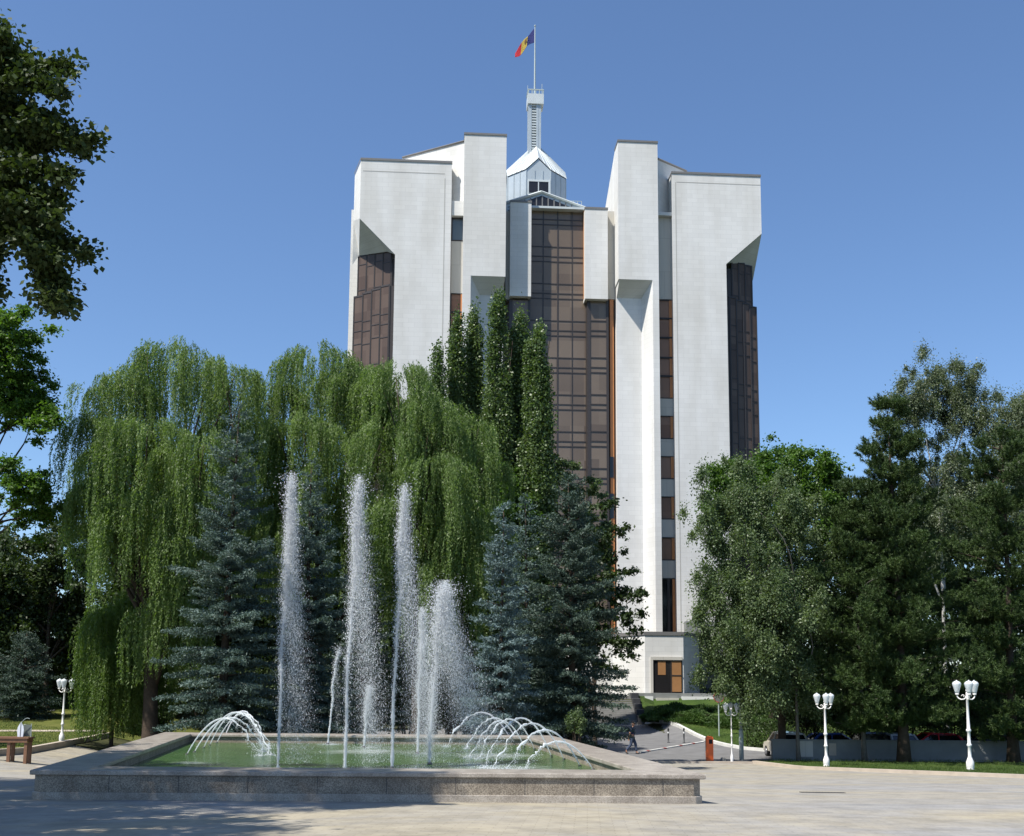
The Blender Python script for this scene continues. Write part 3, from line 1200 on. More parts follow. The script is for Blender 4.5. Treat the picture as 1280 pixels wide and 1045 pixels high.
    m.hull8([(ra, rv, zr - .5), (rb, rv, zr - .5), (rb, rv, zr), (pk[0], rv, pk[2]), (ra, rv, zr + .35)],
            [(ra, rv + 9, zr - .5), (rb, rv + 9, zr - .5), (rb, rv + 9, zr), (pk[0], rv + 9, pk[2]), (ra, rv + 9, zr + .35)])
    rl = m.build('rooflight', 'zinc', T)
    m = MB()
    m.poly([(ra + .3, rv - .02, zr + .05), (rb - 1.2, rv - .02, zr + .02), (pk[0], rv - .02, pk[2] - .3)])
    m.build('gable_glass', 'dark_glass', rl)
    m = MB()
    for k in range(11):
        t = (k + .5) / 11
        x = ra + .6 + (rb - ra - 2.2) * t
        zt_ = (zr + .3 + (pk[2] - zr - .6) * (x - ra) / (pk[0] - ra)) if x < pk[0] else (pk[2] - .3 - (pk[2] - zr - .3) * (x - pk[0]) / (rb - pk[0]))
        m = MB()
        m.box(x - .06, x + .06, rv - .07, rv - .022, zr, max(zt_, zr + .05))
        m.build('gable_bar', 'coping_metal', rl)
    m = MB()
    m.tube([(ra - .1, rv - .12, zr + .38), (pk[0], rv - .12, pk[2] + .06)], .14, 4)
    m.tube([(pk[0], rv - .12, pk[2] + .06), (rb + .1, rv - .12, zr + .05)], .12, 4)
    m.build('verge', 'pale_zinc', rl)

    # ---- octagonal zinc turret with gablets
    tv = 6.0
    cu = FU(673, 230, tv)
    wface = FU(689, 230, tv) - FU(658.5, 230, tv)
    ap = wface * (1 + math.sqrt(2)) / 2          # apothem
    tvc = tv + ap
    zbase = FZ(673, 262, tv) - 3
    zeave = FZ(673, 212.7, tv)
    zpk = FZ(673, 198.5, tv)
    zapex = FZ(670, 178, tvc) - .15
    m = MB()
    h = wface / 2
    oct_ = [(-h, -ap), (h, -ap), (ap, -h), (ap, h), (h, ap), (-h, ap), (-ap, h), (-ap, -h)]
    m.plan([(cu + x, tvc + y) for x, y in oct_], zbase, zeave)
    for (x0, y0, x1, y1) in ((-h, -ap, h, -ap), (ap, -h, ap, h), (h, ap, -h, ap), (-ap, h, -ap, -h)):
        mx_, my_ = (x0 + x1) / 2, (y0 + y1) / 2
        m.poly([(cu + x0, tvc + y0, zeave), (cu + x1, tvc + y1, zeave), (cu + mx_, tvc + my_, zpk)])
    # standing seams on the drum
    for i in range(8):
        a, b = oct_[i], oct_[(i + 1) % 8]
        for t in (0.0, .34, .67):
            x, y = a[0] + (b[0] - a[0]) * t, a[1] + (b[1] - a[1]) * t
            m.box(cu + x * 1.006 - .035, cu + x * 1.006 + .035, tvc + y * 1.006 - .035, tvc + y * 1.006 + .035, zbase, zeave - .02)
    tu = m.build('turret_drum', 'zinc', T)
    m = MB()
    ov = 1.03
    apx = (cu, tvc, zapex)
    peaks = [(0, -ap), (ap, 0), (0, ap), (-ap, 0)]
    for i in range(4):
        p = peaks[i]
        q = peaks[(i + 1) % 4]
        c1, c2 = oct_[1 + 2 * i], oct_[(2 + 2 * i) % 8]
        P = lambda xy, z: (cu + xy[0] * ov, tvc + xy[1] * ov, z)
        m.poly([apx, P(p, zpk + .08), P(c1, zeave + .05)])
        m.poly([apx, P(c1, zeave + .05), P(c2, zeave + .05)])
        m.poly([apx, P(c2, zeave + .05), P(q, zpk + .08)])
    # seams on the roof
    rs = MB()
    for i in range(8):
        a, b = oct_[i], oct_[(i + 1) % 8]
        for t in (.0, .25, .5, .75):
            x, y = (a[0] + (b[0] - a[0]) * t) * ov, (a[1] + (b[1] - a[1]) * t) * ov
            z = zeave + .05
            if i % 2 == 0:
                z += (zpk - zeave) * (1 - abs(t - .5) * 2)
            rs.tube([(cu + x, tvc + y, z + .02), (cu + x * .08, tvc + y * .08, zapex - (zapex - z) * .08 + .02)], .045, 4)
    ro = m.build('turret_roof', 'pale_zinc', T)
    rs.build('roof_seam', 'pale_zinc', ro)
    m = MB()
    wz0, wz1 = FZ(673, 241, tv), FZ(673, 227.5, tv)
    m.box(FU(661, 235, tv), FU(685.5, 235, tv), tvc - ap - .06, tvc - ap + .2, wz0, wz1)
    lo = m.build('turret_window', 'dark_glass', T)
    f = MB()
    for a, b, c, d in ((659.5, 661, 240, 227), (685.5, 688, 240, 227)):
        f.box(FU(a, 235, tv), FU(b, 235, tv), tvc - ap - .12, tvc - ap + .1, wz0 - .4, wz1 + .25)
    f.box(FU(661, 235, tv), FU(685.5, 235, tv), tvc - ap - .12, tvc - ap + .1, wz1, wz1 + .2)
    f.box(FU(673, 235, tv) - .05, FU(673, 235, tv) + .05, tvc - ap - .1, tvc - ap - .062, wz0, wz1)
    f.build('window_frame', 'pale_zinc', lo)
    # ---- mast shaft with ladder slats and a parapet box
    s0, s1 = FU(659.8, 155, tvc), FU(675.6, 155, tvc)
    sc = (s0 + s1) / 2
    sw = (s1 - s0) / 2
    zs0, zs1 = zapex - 1.4, FZ(668, 134.5, tvc)
    m = MB()
    for dx in (-sw, sw - .34):
        for dy in (-sw, sw - .34):
            m.box(sc + dx, sc + dx + .34, tvc + dy, tvc + dy + .34, zs0, zs1)
    m.box(sc + sw * .25, sc + sw * .25 + .22, tvc - sw - .02, tvc - sw + .3, zs0, zs1)
    m.box(sc - sw + .4, sc + sw - .38, tvc - .2, tvc + .2, zs0, zs1)
    sh = m.build('mast_shaft', 'zinc', T)
    f = MB()
    z = zs0 + .5
    while z < zs1:
        f.box(sc - sw + .342, sc + sw * .25 - .002, tvc - sw + .03, tvc - sw + .16, z, z + .13)
        z += .3
    f.build('slats', 'pale_zinc', sh)
    b0, b1 = FU(658.8, 128, tvc), FU(678.8, 128, tvc)
    zb0, zb1 = zs1, FZ(668, 119.5, tvc)
    m = MB()
    m.box(b0, b1, tvc - .85, tvc + .85, zb0, zb1 - .25)
    bx = m.build('mast_platform', 'pale_zinc', T)
    f = MB()
    for k in range(5):
        x = b0 + .08 + (b1 - b0 - .16) * k / 4
        for yy in (tvc - .8, tvc + .8):
            f.box(x - .05, x + .05, yy - .05, yy + .05, zb1 - .25, zb1 + .25)
    f.box(b0, b1, tvc - .86, tvc - .76, zb1 + .15, zb1 + .27)
    f.box(b0, b1, tvc + .76, tvc + .86, zb1 + .15, zb1 + .27)
    f.box(b0 - .02, b0 + .08, tvc - .8, tvc + .8, zb1 + .17, zb1 + .25)
    f.box(b1 - .08, b1 + .02, tvc - .8, tvc + .8, zb1 + .17, zb1 + .25)
    f.build('railing', 'grey_pole', bx)
    # roof railing right of the turret
    m = MB()
    q0, q1 = F3(712, 258, 4), F3(727, 262, 4)
    for t in (0, .33, .66, 1):
        x = q0[0] + (q1[0] - q0[0]) * t
        m.tube([(x, 4, q1[2] - 1), (x, 4, q1[2] + .9)], .03, 5)
    m.tube([(q0[0], 4, q1[2] + .88), (q1[0], 4, q1[2] + .88)], .03, 5)
    m.tube([(q0[0], 4, q1[2] + .45), (q1[0], 4, q1[2] + .45)], .03, 5)
    m.build('roof_railing', 'grey_pole', T)

    # ---- entrance pavilion at the foot
    ev = -6.0
    e0, e1 = FU(806.3, 830, ev), FU(854.5, 830, ev)
    zc = FZ(830, 794, ev)
    el = FU(766, 830, -1.5)
    er = FU(874, 830, -2.2)
    m = MB()
    m.plan([(e0, ev), (e1, ev), (er, -2.2), (er, 2), (el - 4, 2), (el - 4, -1.5 + .3), (el, -1.5)], ZB, zc)
    m.build('entrance_pavilion', 'facing_stone', T)
    m = MB()
    m.plan([(e0 - .06, ev - .07), (e1 + .06, ev - .07), (er + .08, -2.2), (er + .08, 2.05), (el - 4, 2.05), (el - 4, -1.3), (el - .05, -1.6)], zc, zc + .3)
    m.build('coping', 'coping_metal', T)
    fz1, fz0 = FZ(833, 821, ev), 0.02
    a0, a1 = FU(813, 845, ev), FU(855, 845, ev) - .15
    m = MB()
    m.box(a0, a0 + .22, ev - .16, ev + .0, fz0, fz1)
    m.box(a0 + .22, a1, ev - .16, ev + .0, fz1 - .28, fz1)
    m.build('door_surround', 'panel_stone', T)
    m = MB()
    m.box(a0 + .22, a1, ev - .05, ev + .02, fz0, fz1 - .28)
    dr = m.build('entrance_door', 'dark_glass', T)
    m = MB()
    wd = a1 - a0 - .22
    m.box(a0 + .22 + wd * .63, a0 + .22 + wd * .96, ev - .075, ev - .052, fz0 + .1, fz1 - .4)
    m.box(a0 + .22 + wd * .17, a0 + .22 + wd * .43, ev - .075, ev - .052, fz0 + 1.55, fz1 - .4)
    m.build('door_panel', 'door_orange', dr)
    m = MB()
    m.box(a0 + .22 + wd * .6, a0 + .22 + wd * .63, ev - .1, ev - .052, fz0, fz1 - .28)
    m.box(a0 + .22 + wd * .63, a1, ev - .1, ev - .077, fz0 + 1.45, fz0 + 1.55)
    m.build('door_frame', 'dark_frame', dr)
    # low grey annexe and terrace parapets
    m = MB()
    m.box(FU(855, 790, 0), FU(905, 790, 0), -1.0, -.05, ZB, FZ(870, 777, -.5))
    m.build('annexe', 'grey_concrete', T)
    return ev, e0, e1


EV, E0, E1 = build_tower()


def terrace():
    m = MB()
    g = -0.03
    m.box(E0 - 1.5, E1 + 8, EV - 2.2, EV - .003, -3.0, 0.0)
    t = m.build('terrace', 'grey_concrete', None)
    t.location = tower.location
    t.rotation_euler = (0, 0, BTH)
    tag(t, kind='structure')
    r = thing('terrace_parapet', 'low white parapet in three lengths before the entrance door of the tower', 'parapet', tower.location, BTH)
    for a, b in ((806, 816), (820, 848), (852, 892)):
        m = MB()
        m.box(FU(a, 875, EV - 2.3), FU(b, 875, EV - 2.3), EV - 2.5, EV - 2.21, -1.6, FZ(840, 870.5 if a != 820 else 872.5, EV - 2.3))
        m.build('wall_length', 'white_paint' if a != 820 else 'panel_stone', r)
    m = MB()
    z = FZ(840, 868, EV - 2.3)
    m.tube([(E0 - 1.4, EV - 2.0, z), (E1 + 7, EV - 2.0, z)], .04, 6)
    for k in range(9):
        x = E0 - 1.4 + (E1 + 8.4 - E0) * k / 8
        m.tube([(x, EV - 2.0, 0), (x, EV - 2.0, z)], .03, 6)
    m.build('handrail', 'grey_pole', r)


terrace()


def flagpole():
    tvc = 6.0
    p0 = _Binv.inverted() @ Vector((FU(668.4, 119, 9.0), 9.0, FZ(668.4, 119, 9.0) - .3))
    p1 = _Binv.inverted() @ Vector((FU(669.5, 33, 9.0), 9.0, FZ(669.5, 33, 9.0)))
    t = thing('flagpole', 'thin grey flagpole on top of the tower turret', 'flagpole', p0)
    h = p1.z - p0.z
    m = MB()
    m.tube([(0, 0, 0), (0, 0, h * .5), (0, 0, h)], [.1, .08, .05], 8)
    m.build('pole', 'grey_pole', t)
    m = MB()
    m.lathe([(.01, h + .2), (.1, h + .1), (.1, h), (.03, h - .05)], 10)
    m.build('finial', 'grey_pole', t)
    for dx, hh in ((-.75, 1.4), (.78, 1.6), (-.3, .9)):
        m = MB()
        m.tube([(dx, 0, 0), (dx, 0, hh)], .03, 5)
        m.build('aerial', 'grey_pole', t)
    # flag, hanging in a light wind towards the left
    f = thing('flag', 'blue yellow and red flag drooping from the pole above the tower', 'flag', (p0.x, p0.y, p0.z + h))
    nu, nv = 24, 10
    Lg, Hg = 3.0, 1.62
    pts = []
    for i in range(nu + 1):
        row = []
        s = i / nu
        for j in range(nv + 1):
            q = j / nv
            x = -.08 - s * 2.05 - .05 * math.sin(9 * s)
            sag = 2.75 * s ** 1.05
            hh = Hg * (1 - .45 * s)
            z = -.22 - sag - q * hh - .05 * math.sin(7 * s + 3 * q)
            y = .28 * math.sin(8.5 * s + 2.2 * q) * (0.25 + s)
            row.append((x - .25 * q * (1 - s) * s * 2, y, z))
        pts.append(row)
    third = nu // 3
    for k, mat in enumerate(('flag_blue', 'flag_yellow', 'flag_red')):
        m = MB()
        for i in range(k * third, (k + 1) * third):
            for j in range(nv):
                m.poly([pts[i][j], pts[i + 1][j], pts[i + 1][j + 1], pts[i][j + 1]])
        bm_o = m.build(('blue_band', 'yellow_band', 'red_band')[k], mat, f, smooth=True)
        so = bm_o.modifiers.new('thick', 'SOLIDIFY')
        so.thickness = .012
    m = MB()
    c0 = Vector(pts[11][4])
    ex = (Vector(pts[13][4]) - Vector(pts[10][4])).normalized()
    ez = (Vector(pts[11][3]) - Vector(pts[11][6])).normalized()
    off = ex.cross(ez)
    if off.y > 0:
        off = -off
    c0 = c0 + off * .03
    sh = [(-.16, .22), (.16, .22), (.2, -.05), (0, -.3), (-.2, -.05)]
    m.poly([c0 + ex * a + ez * b for a, b in sh])
    m.build('emblem', 'emblem_brown', f)


flagpole()


# ------------------------------------------------------------------ fountain basin
ZRIM = CZ - 1.84
ZWAT = ZRIM - 0.30
FQ = [on_z(37, 962.5, ZRIM), on_z(882.6, 968.3, ZRIM), on_z(690, 919.3, ZRIM), on_z(205, 915.2, ZRIM)]   # FL FR BR BL
FQ = [Vector((p.x, p.y)) for p in FQ]


def quad_in(q, d):
    """offset a convex counter-clockwise quad inwards by d"""
    out = []
    n = len(q)
    for i in range(n):
        a, b, c = q[i - 1], q[i], q[(i + 1) % n]
        e1 = (b - a).normalized()
        e2 = (c - b).normalized()
        n1 = Vector((-e1.y, e1.x))
        n2 = Vector((-e2.y, e2.x))
        k = d / (1 + n1.dot(n2))
        out.append(b + (n1 + n2) * k)
    return out


def ring(m, qa, qb, z0, z1):
    n = len(qa)
    for i in range(n):
        j = (i + 1) % n
        bot = [(qa[i].x, qa[i].y, z0), (qa[j].x, qa[j].y, z0), (qb[j].x, qb[j].y, z0), (qb[i].x, qb[i].y, z0)]
        m.hull8(bot, [(p[0], p[1], z1) for p in bot])


def build_fountain():
    t = thing('fountain_basin', 'large rectangular granite fountain basin with green water in front of the trees', 'fountain')
    RW = 1.15
    m = MB()
    ring(m, FQ, quad_in(FQ, RW), ZRIM - .10, ZRIM)
    m.build('coping', 'granite_cap', t, bevel=.018)
    def cham(q, c):
        out = []
        for i in range(4):
            p, a_, b_ = q[i], q[i - 1], q[(i + 1) % 4]
            out += [p + (a_ - p).normalized() * c, p + (b_ - p).normalized() * c]
        return out

    q1 = quad_in(FQ, .055)
    m = MB()
    ring(m, cham(q1, .19), cham(quad_in(FQ, RW - .06), .02), -1.6, ZRIM - .101)
    m.build('basin_wall', 'granite', t)
    m = MB()
    ring(m, cham(quad_in(FQ, .02), .19), cham(quad_in(FQ, .12), .18), -1.6, ZRIM - .455)
    m.build('plinth', 'granite_cap', t, bevel=.012)
    # vertical joints in the facing slabs
    m = MB()
    e = q1[1] - q1[0]
    L = e.length
    e.normalize()
    nrm = Vector((e.y, -e.x))
    for s in np.arange(1.6, L - .4, 1.45):
        p = q1[0] + e * float(s)
        pts = [p - e * .006 + nrm * .003, p + e * .006 + nrm * .003, p + e * .006 - nrm * .02, p - e * .006 - nrm * .02]
        m.plan([(a.x, a.y) for a in pts], ZRIM - .454, ZRIM - .103)
    jo = m.build('slab_joint', 'dark_stone', t)
    m = MB()
    qf = quad_in(FQ, RW - .08)
    m.poly([(p.x, p.y, ZWAT - .7) for p in qf])
    m.build('basin_floor', 'pool_floor', t)
    wq = quad_in(FQ, RW - .065)
    N1 = 60
    V = []
    for i in range(N1 + 1):
        for j in range(N1 + 1):
            a = wq[0].lerp(wq[1], i / N1)
            b = wq[3].lerp(wq[2], i / N1)
            p = a.lerp(b, j / N1)
            V.append((p.x, p.y, ZWAT))
    I = np.arange(N1)[:, None] * (N1 + 1) + np.arange(N1)[None]
    Q = np.stack([I, I + N1 + 1, I + N1 + 2, I + 1], -1).reshape(-1, 4)
    o = link_mesh('water', quad_mesh('water', np.array(V), Q), 'pool_water')
    tag(o, kind='structure')


build_fountain()

TET = np.array([[1, 1, 1], [1, -1, -1], [-1, 1, -1], [-1, -1, 1]], float) / math.sqrt(3)
TETF = np.array([[0, 1, 2], [0, 3, 1], [0, 2, 3], [1, 3, 2]])


def droplets(C, S, rng, stretch=None):
    n = len(C)
    # random rotation through random axes
    A = rng.normal(size=(n, 3))
    A /= np.linalg.norm(A, axis=1, keepdims=True)
    B = np.cross(A, rng.normal(size=(n, 3)))
    B /= np.linalg.norm(B, axis=1, keepdims=True)
    Cx = np.cross(A, B)
    M = np.stack([A, B, Cx], 1)
    V = np.einsum('kj,nji->nki', TET, M) * S[:, None, None]
    if stretch is not None:
        V[:, :, 2] *= stretch[:, None]
    V = V + C[:, None]
    Fc = (np.arange(n)[:, None, None] * 4 + TETF[None]).reshape(-1, 3)
    return V.reshape(-1, 3), Fc


def jet(px, py, ptop, label, seed, n=15000, wind=.055, wid=1.0, lean=0.0, body=1.0, fall=1.0):
    rng = np.random.default_rng(seed)
    b = on_z(px, py, ZWAT)
    top = at(px, ptop, b.y)
    h = top.z - ZWAT
    t = thing('water_jet', label, 'water jet', (b.x, b.y, ZWAT), 0, 'vertical jets of the fountain')
    # rising core: thin rope of water breaking up towards the top
    nc = int(n * 1.0 * body)
    s = rng.random(nc) ** .82
    r = (.045 + .14 * s ** 1.3) * wid * (.75 + .5 * rng.random())
    rad = np.abs(rng.normal(size=nc)) * r * .75
    an = rng.random(nc) * 2 * math.pi
    wob = .05 * np.sin(s * 9 + seed) + .03 * np.sin(s * 23 + 2 * seed)
    z = s * h * (1 - .06 * rng.random(nc) * s)
    x = lean * s * h + np.cos(an) * rad + wind * h * s ** 2 * .55 + wob * s
    y = np.sin(an) * rad
    C1 = np.stack([x, y, z], 1)
    S1 = (.004 + .013 * rng.random(nc) ** 7) * (0.7 + 1.0 * s)
    st1 = 1 + 2.2 * (1 - s) * rng.random(nc)
    # falling spray, drifting down wind to the right
    nf = int(n * 3.2 * fall)
    s2 = 1 - rng.random(nf) ** 1.2 * .97
    peak = .72 + .28 * rng.random(nf) ** .6
    zf = peak * s2 * h
    dn = peak - zf / h
    sp = (.10 + .36 * dn) * wid
    x2 = lean * peak * h + wind * h * (.5 * peak ** 2 + 2.3 * dn ** 1.25) + rng.normal(size=nf) * sp * .62
    y2 = rng.normal(size=nf) * sp * .62
    C2 = np.stack([x2, y2, zf], 1)
    S2 = (.0026 + .010 * rng.random(nf) ** 11) * (.75 + .5 * s2)
    st2 = 1 + 3.0 * rng.random(nf)
    # a few stray drops thrown off the head
    nh = 110
    C3 = np.stack([lean * h + wind * h * .55 + rng.normal(size=nh) * .22 * wid, rng.normal(size=nh) * .22 * wid, h * (.93 + .10 * rng.random(nh) ** 1.5)], 1)
    S3 = .006 + .014 * rng.random(nh) ** 2
    V, Q = droplets(np.concatenate([C1, C2, C3]), np.concatenate([S1, S2, S3]), rng, np.concatenate([st1, st2, np.ones(nh)]))
    o = link_mesh('spray', quad_mesh('spray', V, Q), 'spray', t)
    tag(o, kind='stuff')
    # solid rope near the nozzle
    m = MB()
    path, rr = [], []
    K = 40
    top_f = .55 * body
    for i in range(K + 1):
        q = i / K * top_f
        path.append((lean * q * h + wind * h * q ** 2 * .55 + (.05 * math.sin(q * 9 + seed) + .03 * math.sin(q * 23 + 2 * seed)) * q, .02 * math.sin(q * 31 + seed) * q, q * h))
        rr.append((.032 + .018 * q) * (1 + .42 * rng.normal() * (.5 + q)) * (1 if i < K else .2) * (1 - .75 * i / K) + .006)
    m.tube(path, [max(.006, a) for a in rr], 6)
    m.build('water_column', 'spray', t, smooth=True)
    m = MB()
    m.lathe([(.09, -.3), (.09, -.02), (.06, .03), (.045, .06)], 10)
    m.build('nozzle', 'dark_stone', t)
    # froth where the spray comes down
    ns = 900
    ra = np.abs(rng.normal(size=ns)) * .55 * wid
    an = rng.random(ns) * 2 * math.pi
    Cs = np.stack([wind * h * 1.6 + np.cos(an) * ra * 1.2, np.sin(an) * ra * 1.2, .004 + .10 * rng.random(ns) ** 5], 1)
    V, Q = droplets(Cs, .004 + .008 * rng.random(ns) ** 2, rng)
    o = link_mesh('froth', quad_mesh('froth', V, Q), 'spray', t)
    tag(o, kind='stuff')
    return t


jet(347, 964, 588, 'tall water jet at the left end of the front row', 1, 17000, .030, 1.0)
jet(431, 963.2, 592, 'tall water jet second from the left in the front row', 2, 17000, .045, 1.05)
jet(490, 961, 603, 'tall water jet third from the left in the front row', 3, 15000, .050, 1.05)
jet(537, 955.5, 724, 'shorter broad bushy water jet at the right end of the front row', 4, 24000, .13, 1.6)
jet(410, 930.5, 808, 'low thin unbroken water jet standing at the back left', 5, 3000, .022, .45, .06, 1.4, .25)
jet(455, 934.5, 856, 'lowest stubby water jet at the back of the basin', 6, 3500, .045, .75, .03, 1.3, .7)
jet(522, 942, 757, 'back water jet partly hidden beside the shorter bushy jet', 7, 9000, .035, 1.0)


def arcs(label, starts, group):
    """low streams thrown from a row of nozzles; each one smooth at first then breaking up"""
    c = starts[len(starts) // 2]
    c0 = on_z(c[0], c[1], ZWAT)
    t = thing('water_arch', label, 'water jet', c0, 0, group)
    for k, (sx, sy, pk, ex, ey) in enumerate(starts):
        rng = np.random.default_rng(500 + k + int(sx))
        a = on_z(sx, sy, ZWAT)
        e = on_z(ex, ey, ZWAT)
        midy = (a.y + e.y) / 2
        hp = at((sx + ex) / 2, pk, midy).z - ZWAT
        K = 46
        path, rr, cs, ss = [], [], [], []
        for i in range(K + 1):
            q = i / K
            p = a.lerp(e, q)
            z = 4 * hp * q * (1 - q)
            w = max(0, q - .38) ** 1.2
            off = Vector((rng.normal(), rng.normal(), rng.normal())) * .035 * w * 1.4
            zig = math.sin(q * 34 + k * 1.7) * .085 * w
            path.append(Vector((p.x + zig, p.y, ZWAT + z)) + off - c0)
            rr.append(max(.004, .014 + .011 * math.sin(q * math.pi) + rng.normal() * .014 * min(1, .15 + w * 2.4) - .014 * max(0, q - .72) / .28))
            for _ in range(int(5 + 60 * w)):
                cs.append(path[-1] + Vector((rng.normal() * .03, rng.normal() * .03, -abs(rng.normal()) * .07 * (1 + 2 * w))) * (.5 + 1.3 * w))
                ss.append(.004 + .014 * rng.random() ** 3)
        m = MB()
        m.tube(path, rr, 7)
        s = m.build('stream', 'spray', t, smooth=True)
        V, Q = droplets(np.array(cs), np.array(ss), rng)
        o = link_mesh('drops', quad_mesh('drops', V, Q), 'spray', s)
        tag(o, kind='stuff')
        # nozzle under water surface
        m = MB()
        loc = a - c0
        m.lathe([(.05, -.3), (.05, .0), (.035, .03)], 8, loc)
        m.build('nozzle', 'dark_stone', t)
        ns = 90
        ra = np.abs(rng.normal(size=ns)) * .16
        an = rng.random(ns) * 6.283
        el = e - c0
        Cs = np.stack([el.x + np.cos(an) * ra, el.y + np.sin(an) * ra * 1.3, .004 + .09 * rng.random(ns) ** 3], 1)
        V, Q = droplets(Cs, .008 + .014 * rng.random(ns), rng)
        o = link_mesh('splash', quad_mesh('splash', V, Q), 'spray', s)
        tag(o, kind='stuff')
    return t


arcs('low arching water streams at the right side of the basin breaking up to the left',
     [(741.5, 962, 927, 652, 963), (725, 957.5, 912.5, 633.5, 963), (705, 949, 904, 616, 961), (689, 945, 897.5, 603, 960.5), (668, 936.5, 899, 597, 949), (655, 933, 901, 588, 947), (648, 930, 897.5, 583, 936), (640, 927, 890.5, 557, 933)], 'arching streams of the fountain')
arcs('low arching water streams at the left end of the basin breaking up to the right',
     [(233.5, 943, 898, 324, 945), (243, 940, 897, 330, 940), (254.5, 934.5, 890.5, 338, 944), (262, 931.5, 890, 334, 936), (271, 928.5, 892, 336, 932), (279, 926, 889, 328, 930)], 'arching streams of the fountain')


# ------------------------------------------------------------------ foliage
def unit(v):
    return v / np.maximum(np.linalg.norm(v, axis=-1, keepdims=True), 1e-9)


def leaf_quads(C, L, W, rng, A=None, flat=None):
    """diamond leaves. C centres, L lengths, W widths, A axis directions; flat pulls the blades towards level"""
    n = len(C)
    if A is None:
        A = unit(rng.normal(size=(n, 3)))
    Nn = rng.normal(size=(n, 3))
    if flat:
        Nn[:, 2] += np.sign(Nn[:, 2]) * flat
    B = unit(np.cross(A, Nn))
    a = A * (L / 2)[:, None]
    b = B * (W / 2)[:, None]
    V = np.stack([C - a, C + b - a * .1, C + a, C - b - a * .1], 1).reshape(-1, 3)
    Q = np.arange(4 * n).reshape(n, 4)
    return V, Q


def crown_obj(parent, V, Q, tint, mat, name='crown'):
    o = link_mesh(name, quad_mesh(name, V, Q, tint), mat, parent)
    tag(o, kind=None)
    return o


def trunk_obj(parent, h, r0, r1, mat, rng, limbs=(), lean=(0, 0), name='trunk'):
    m = MB()
    K = 10
    path, rr = [], []
    for i in range(K + 1):
        q = i / K
        path.append((lean[0] * q + .12 * r0 * math.sin(3 * q + h) * 4, lean[1] * q, -0.3 + (h + .3) * q))
        rr.append((r0 * (1 + .5 * max(0, 1 - q * 9)) * (1 - q) + r1 * q))
    m.tube(path, rr, 9)
    for (z0, tip, r) in limbs:
        q = min(1, (z0 + .3) / (h + .3))
        p0 = Vector((lean[0] * q, lean[1] * q, z0))
        p1 = Vector(tip)
        pts, rads = [], []
        bow = Vector((rng.normal(), rng.normal(), .6)) * (p1 - p0).length * .07
        for i in range(7):
            s = i / 6
            pts.append(p0.lerp(p1, s) + bow * math.sin(math.pi * s))
            rads.append(r * (1 - s) + .012)
        m.tube(pts, rads, 6)
    o = m.build(name, mat, parent, smooth=True)
    return o


def broadleaf(name, label, cat, pos, h, cz, rad, seed, mat, n_cl=110, per=260, lsize=.2, bark='bark', tr=.22, cl_r=.2, squash=.75, group=None, hollow=.42, droop=0.0, extra=None, extra_r=.3, extra_n=1.0, wl=.62, tint_b=.0, trunk_top=None, lobes=None, flat=None):
    """crown: clumps of leaves spread through lumpy ellipsoid lobes. cz centre height, rad (rx, ry, rz)"""
    rng = np.random.default_rng(seed)
    t = thing(name, label, cat, pos, 0, group)
    lobes = lobes or [(0, 0, cz, rad[0], rad[1], rad[2])]
    vol = np.array([l[3] * l[4] * l[5] for l in lobes])
    pick = rng.choice(len(lobes), n_cl, p=vol / vol.sum())
    L = np.array(lobes)[pick]
    d = unit(rng.normal(size=(n_cl, 3)))
    rr = hollow + (1 - hollow) * rng.random(n_cl) ** .55
    lump = 1 + .13 * np.sin(d[:, 0] * 4.1 + seed) + .13 * np.sin(d[:, 1] * 5.3 + 2 * seed) + .12 * np.sin(d[:, 2] * 6.1 + seed * 3) + .10 * rng.normal(size=n_cl)
    CC = L[:, :3] + d * L[:, 3:] * (rr * lump * (1 - cl_r * .6))[:, None]
    if extra is not None:
        CC = np.concatenate([CC, np.array(extra)])
    n_cl = len(CC)
    R0 = min(rad[0], rad[1]) if lobes is None or len(lobes) == 1 else float(np.mean([l[3] for l in lobes]))
    cr = R0 * cl_r * (.6 + .8 * rng.random(n_cl))
    if extra is not None:
        cr[-len(extra):] = extra_r * (.7 + .6 * rng.random(len(extra)))
    cnt = (per * (cr / (R0 * cl_r)) ** 2).astype(int) + 12
    if extra is not None:
        cnt[-len(extra):] = (cnt[-len(extra):] * extra_n).astype(int)
    idx = np.repeat(np.arange(n_cl), cnt)
    n = len(idx)
    off = unit(rng.normal(size=(n, 3))) * np.minimum(np.abs(rng.normal(size=n)) * .62 + .08, 1.7)[:, None]
    off[:, 2] *= squash
    C = CC[idx] + off * cr[idx][:, None]
    if droop:
        C[:, 2] -= droop * cr[idx] * (off[:, 0] ** 2 + off[:, 1] ** 2)
    ls = lsize * (.65 + .7 * rng.random(n))
    A = unit(off + rng.normal(size=(n, 3)) * .8 + np.array([0, 0, -.35 - droop]))
    V, Q = leaf_quads(C, ls, ls * wl, rng, A, flat)
    ct = rng.random(n_cl)
    tint = .55 * ct[idx] + .45 * rng.random(n) + tint_b
    limbs = []
    th = trunk_top or cz
    order = rng.permutation(n_cl - (len(extra) if extra is not None else 0))[:16]
    for k in order:
        z0 = max(h * .24, min(th * .95, CC[k][2] - abs(rng.normal()) * rad[2] * .5 - rad[2] * .25))
        limbs.append((z0, CC[k], tr * .32 * (1 - .5 * z0 / max(th, .1)) + .02))
    trunk_obj(t, th, tr, tr * .35, bark, rng, limbs)
    crown_obj(t, V, Q, tint, mat)
    return t


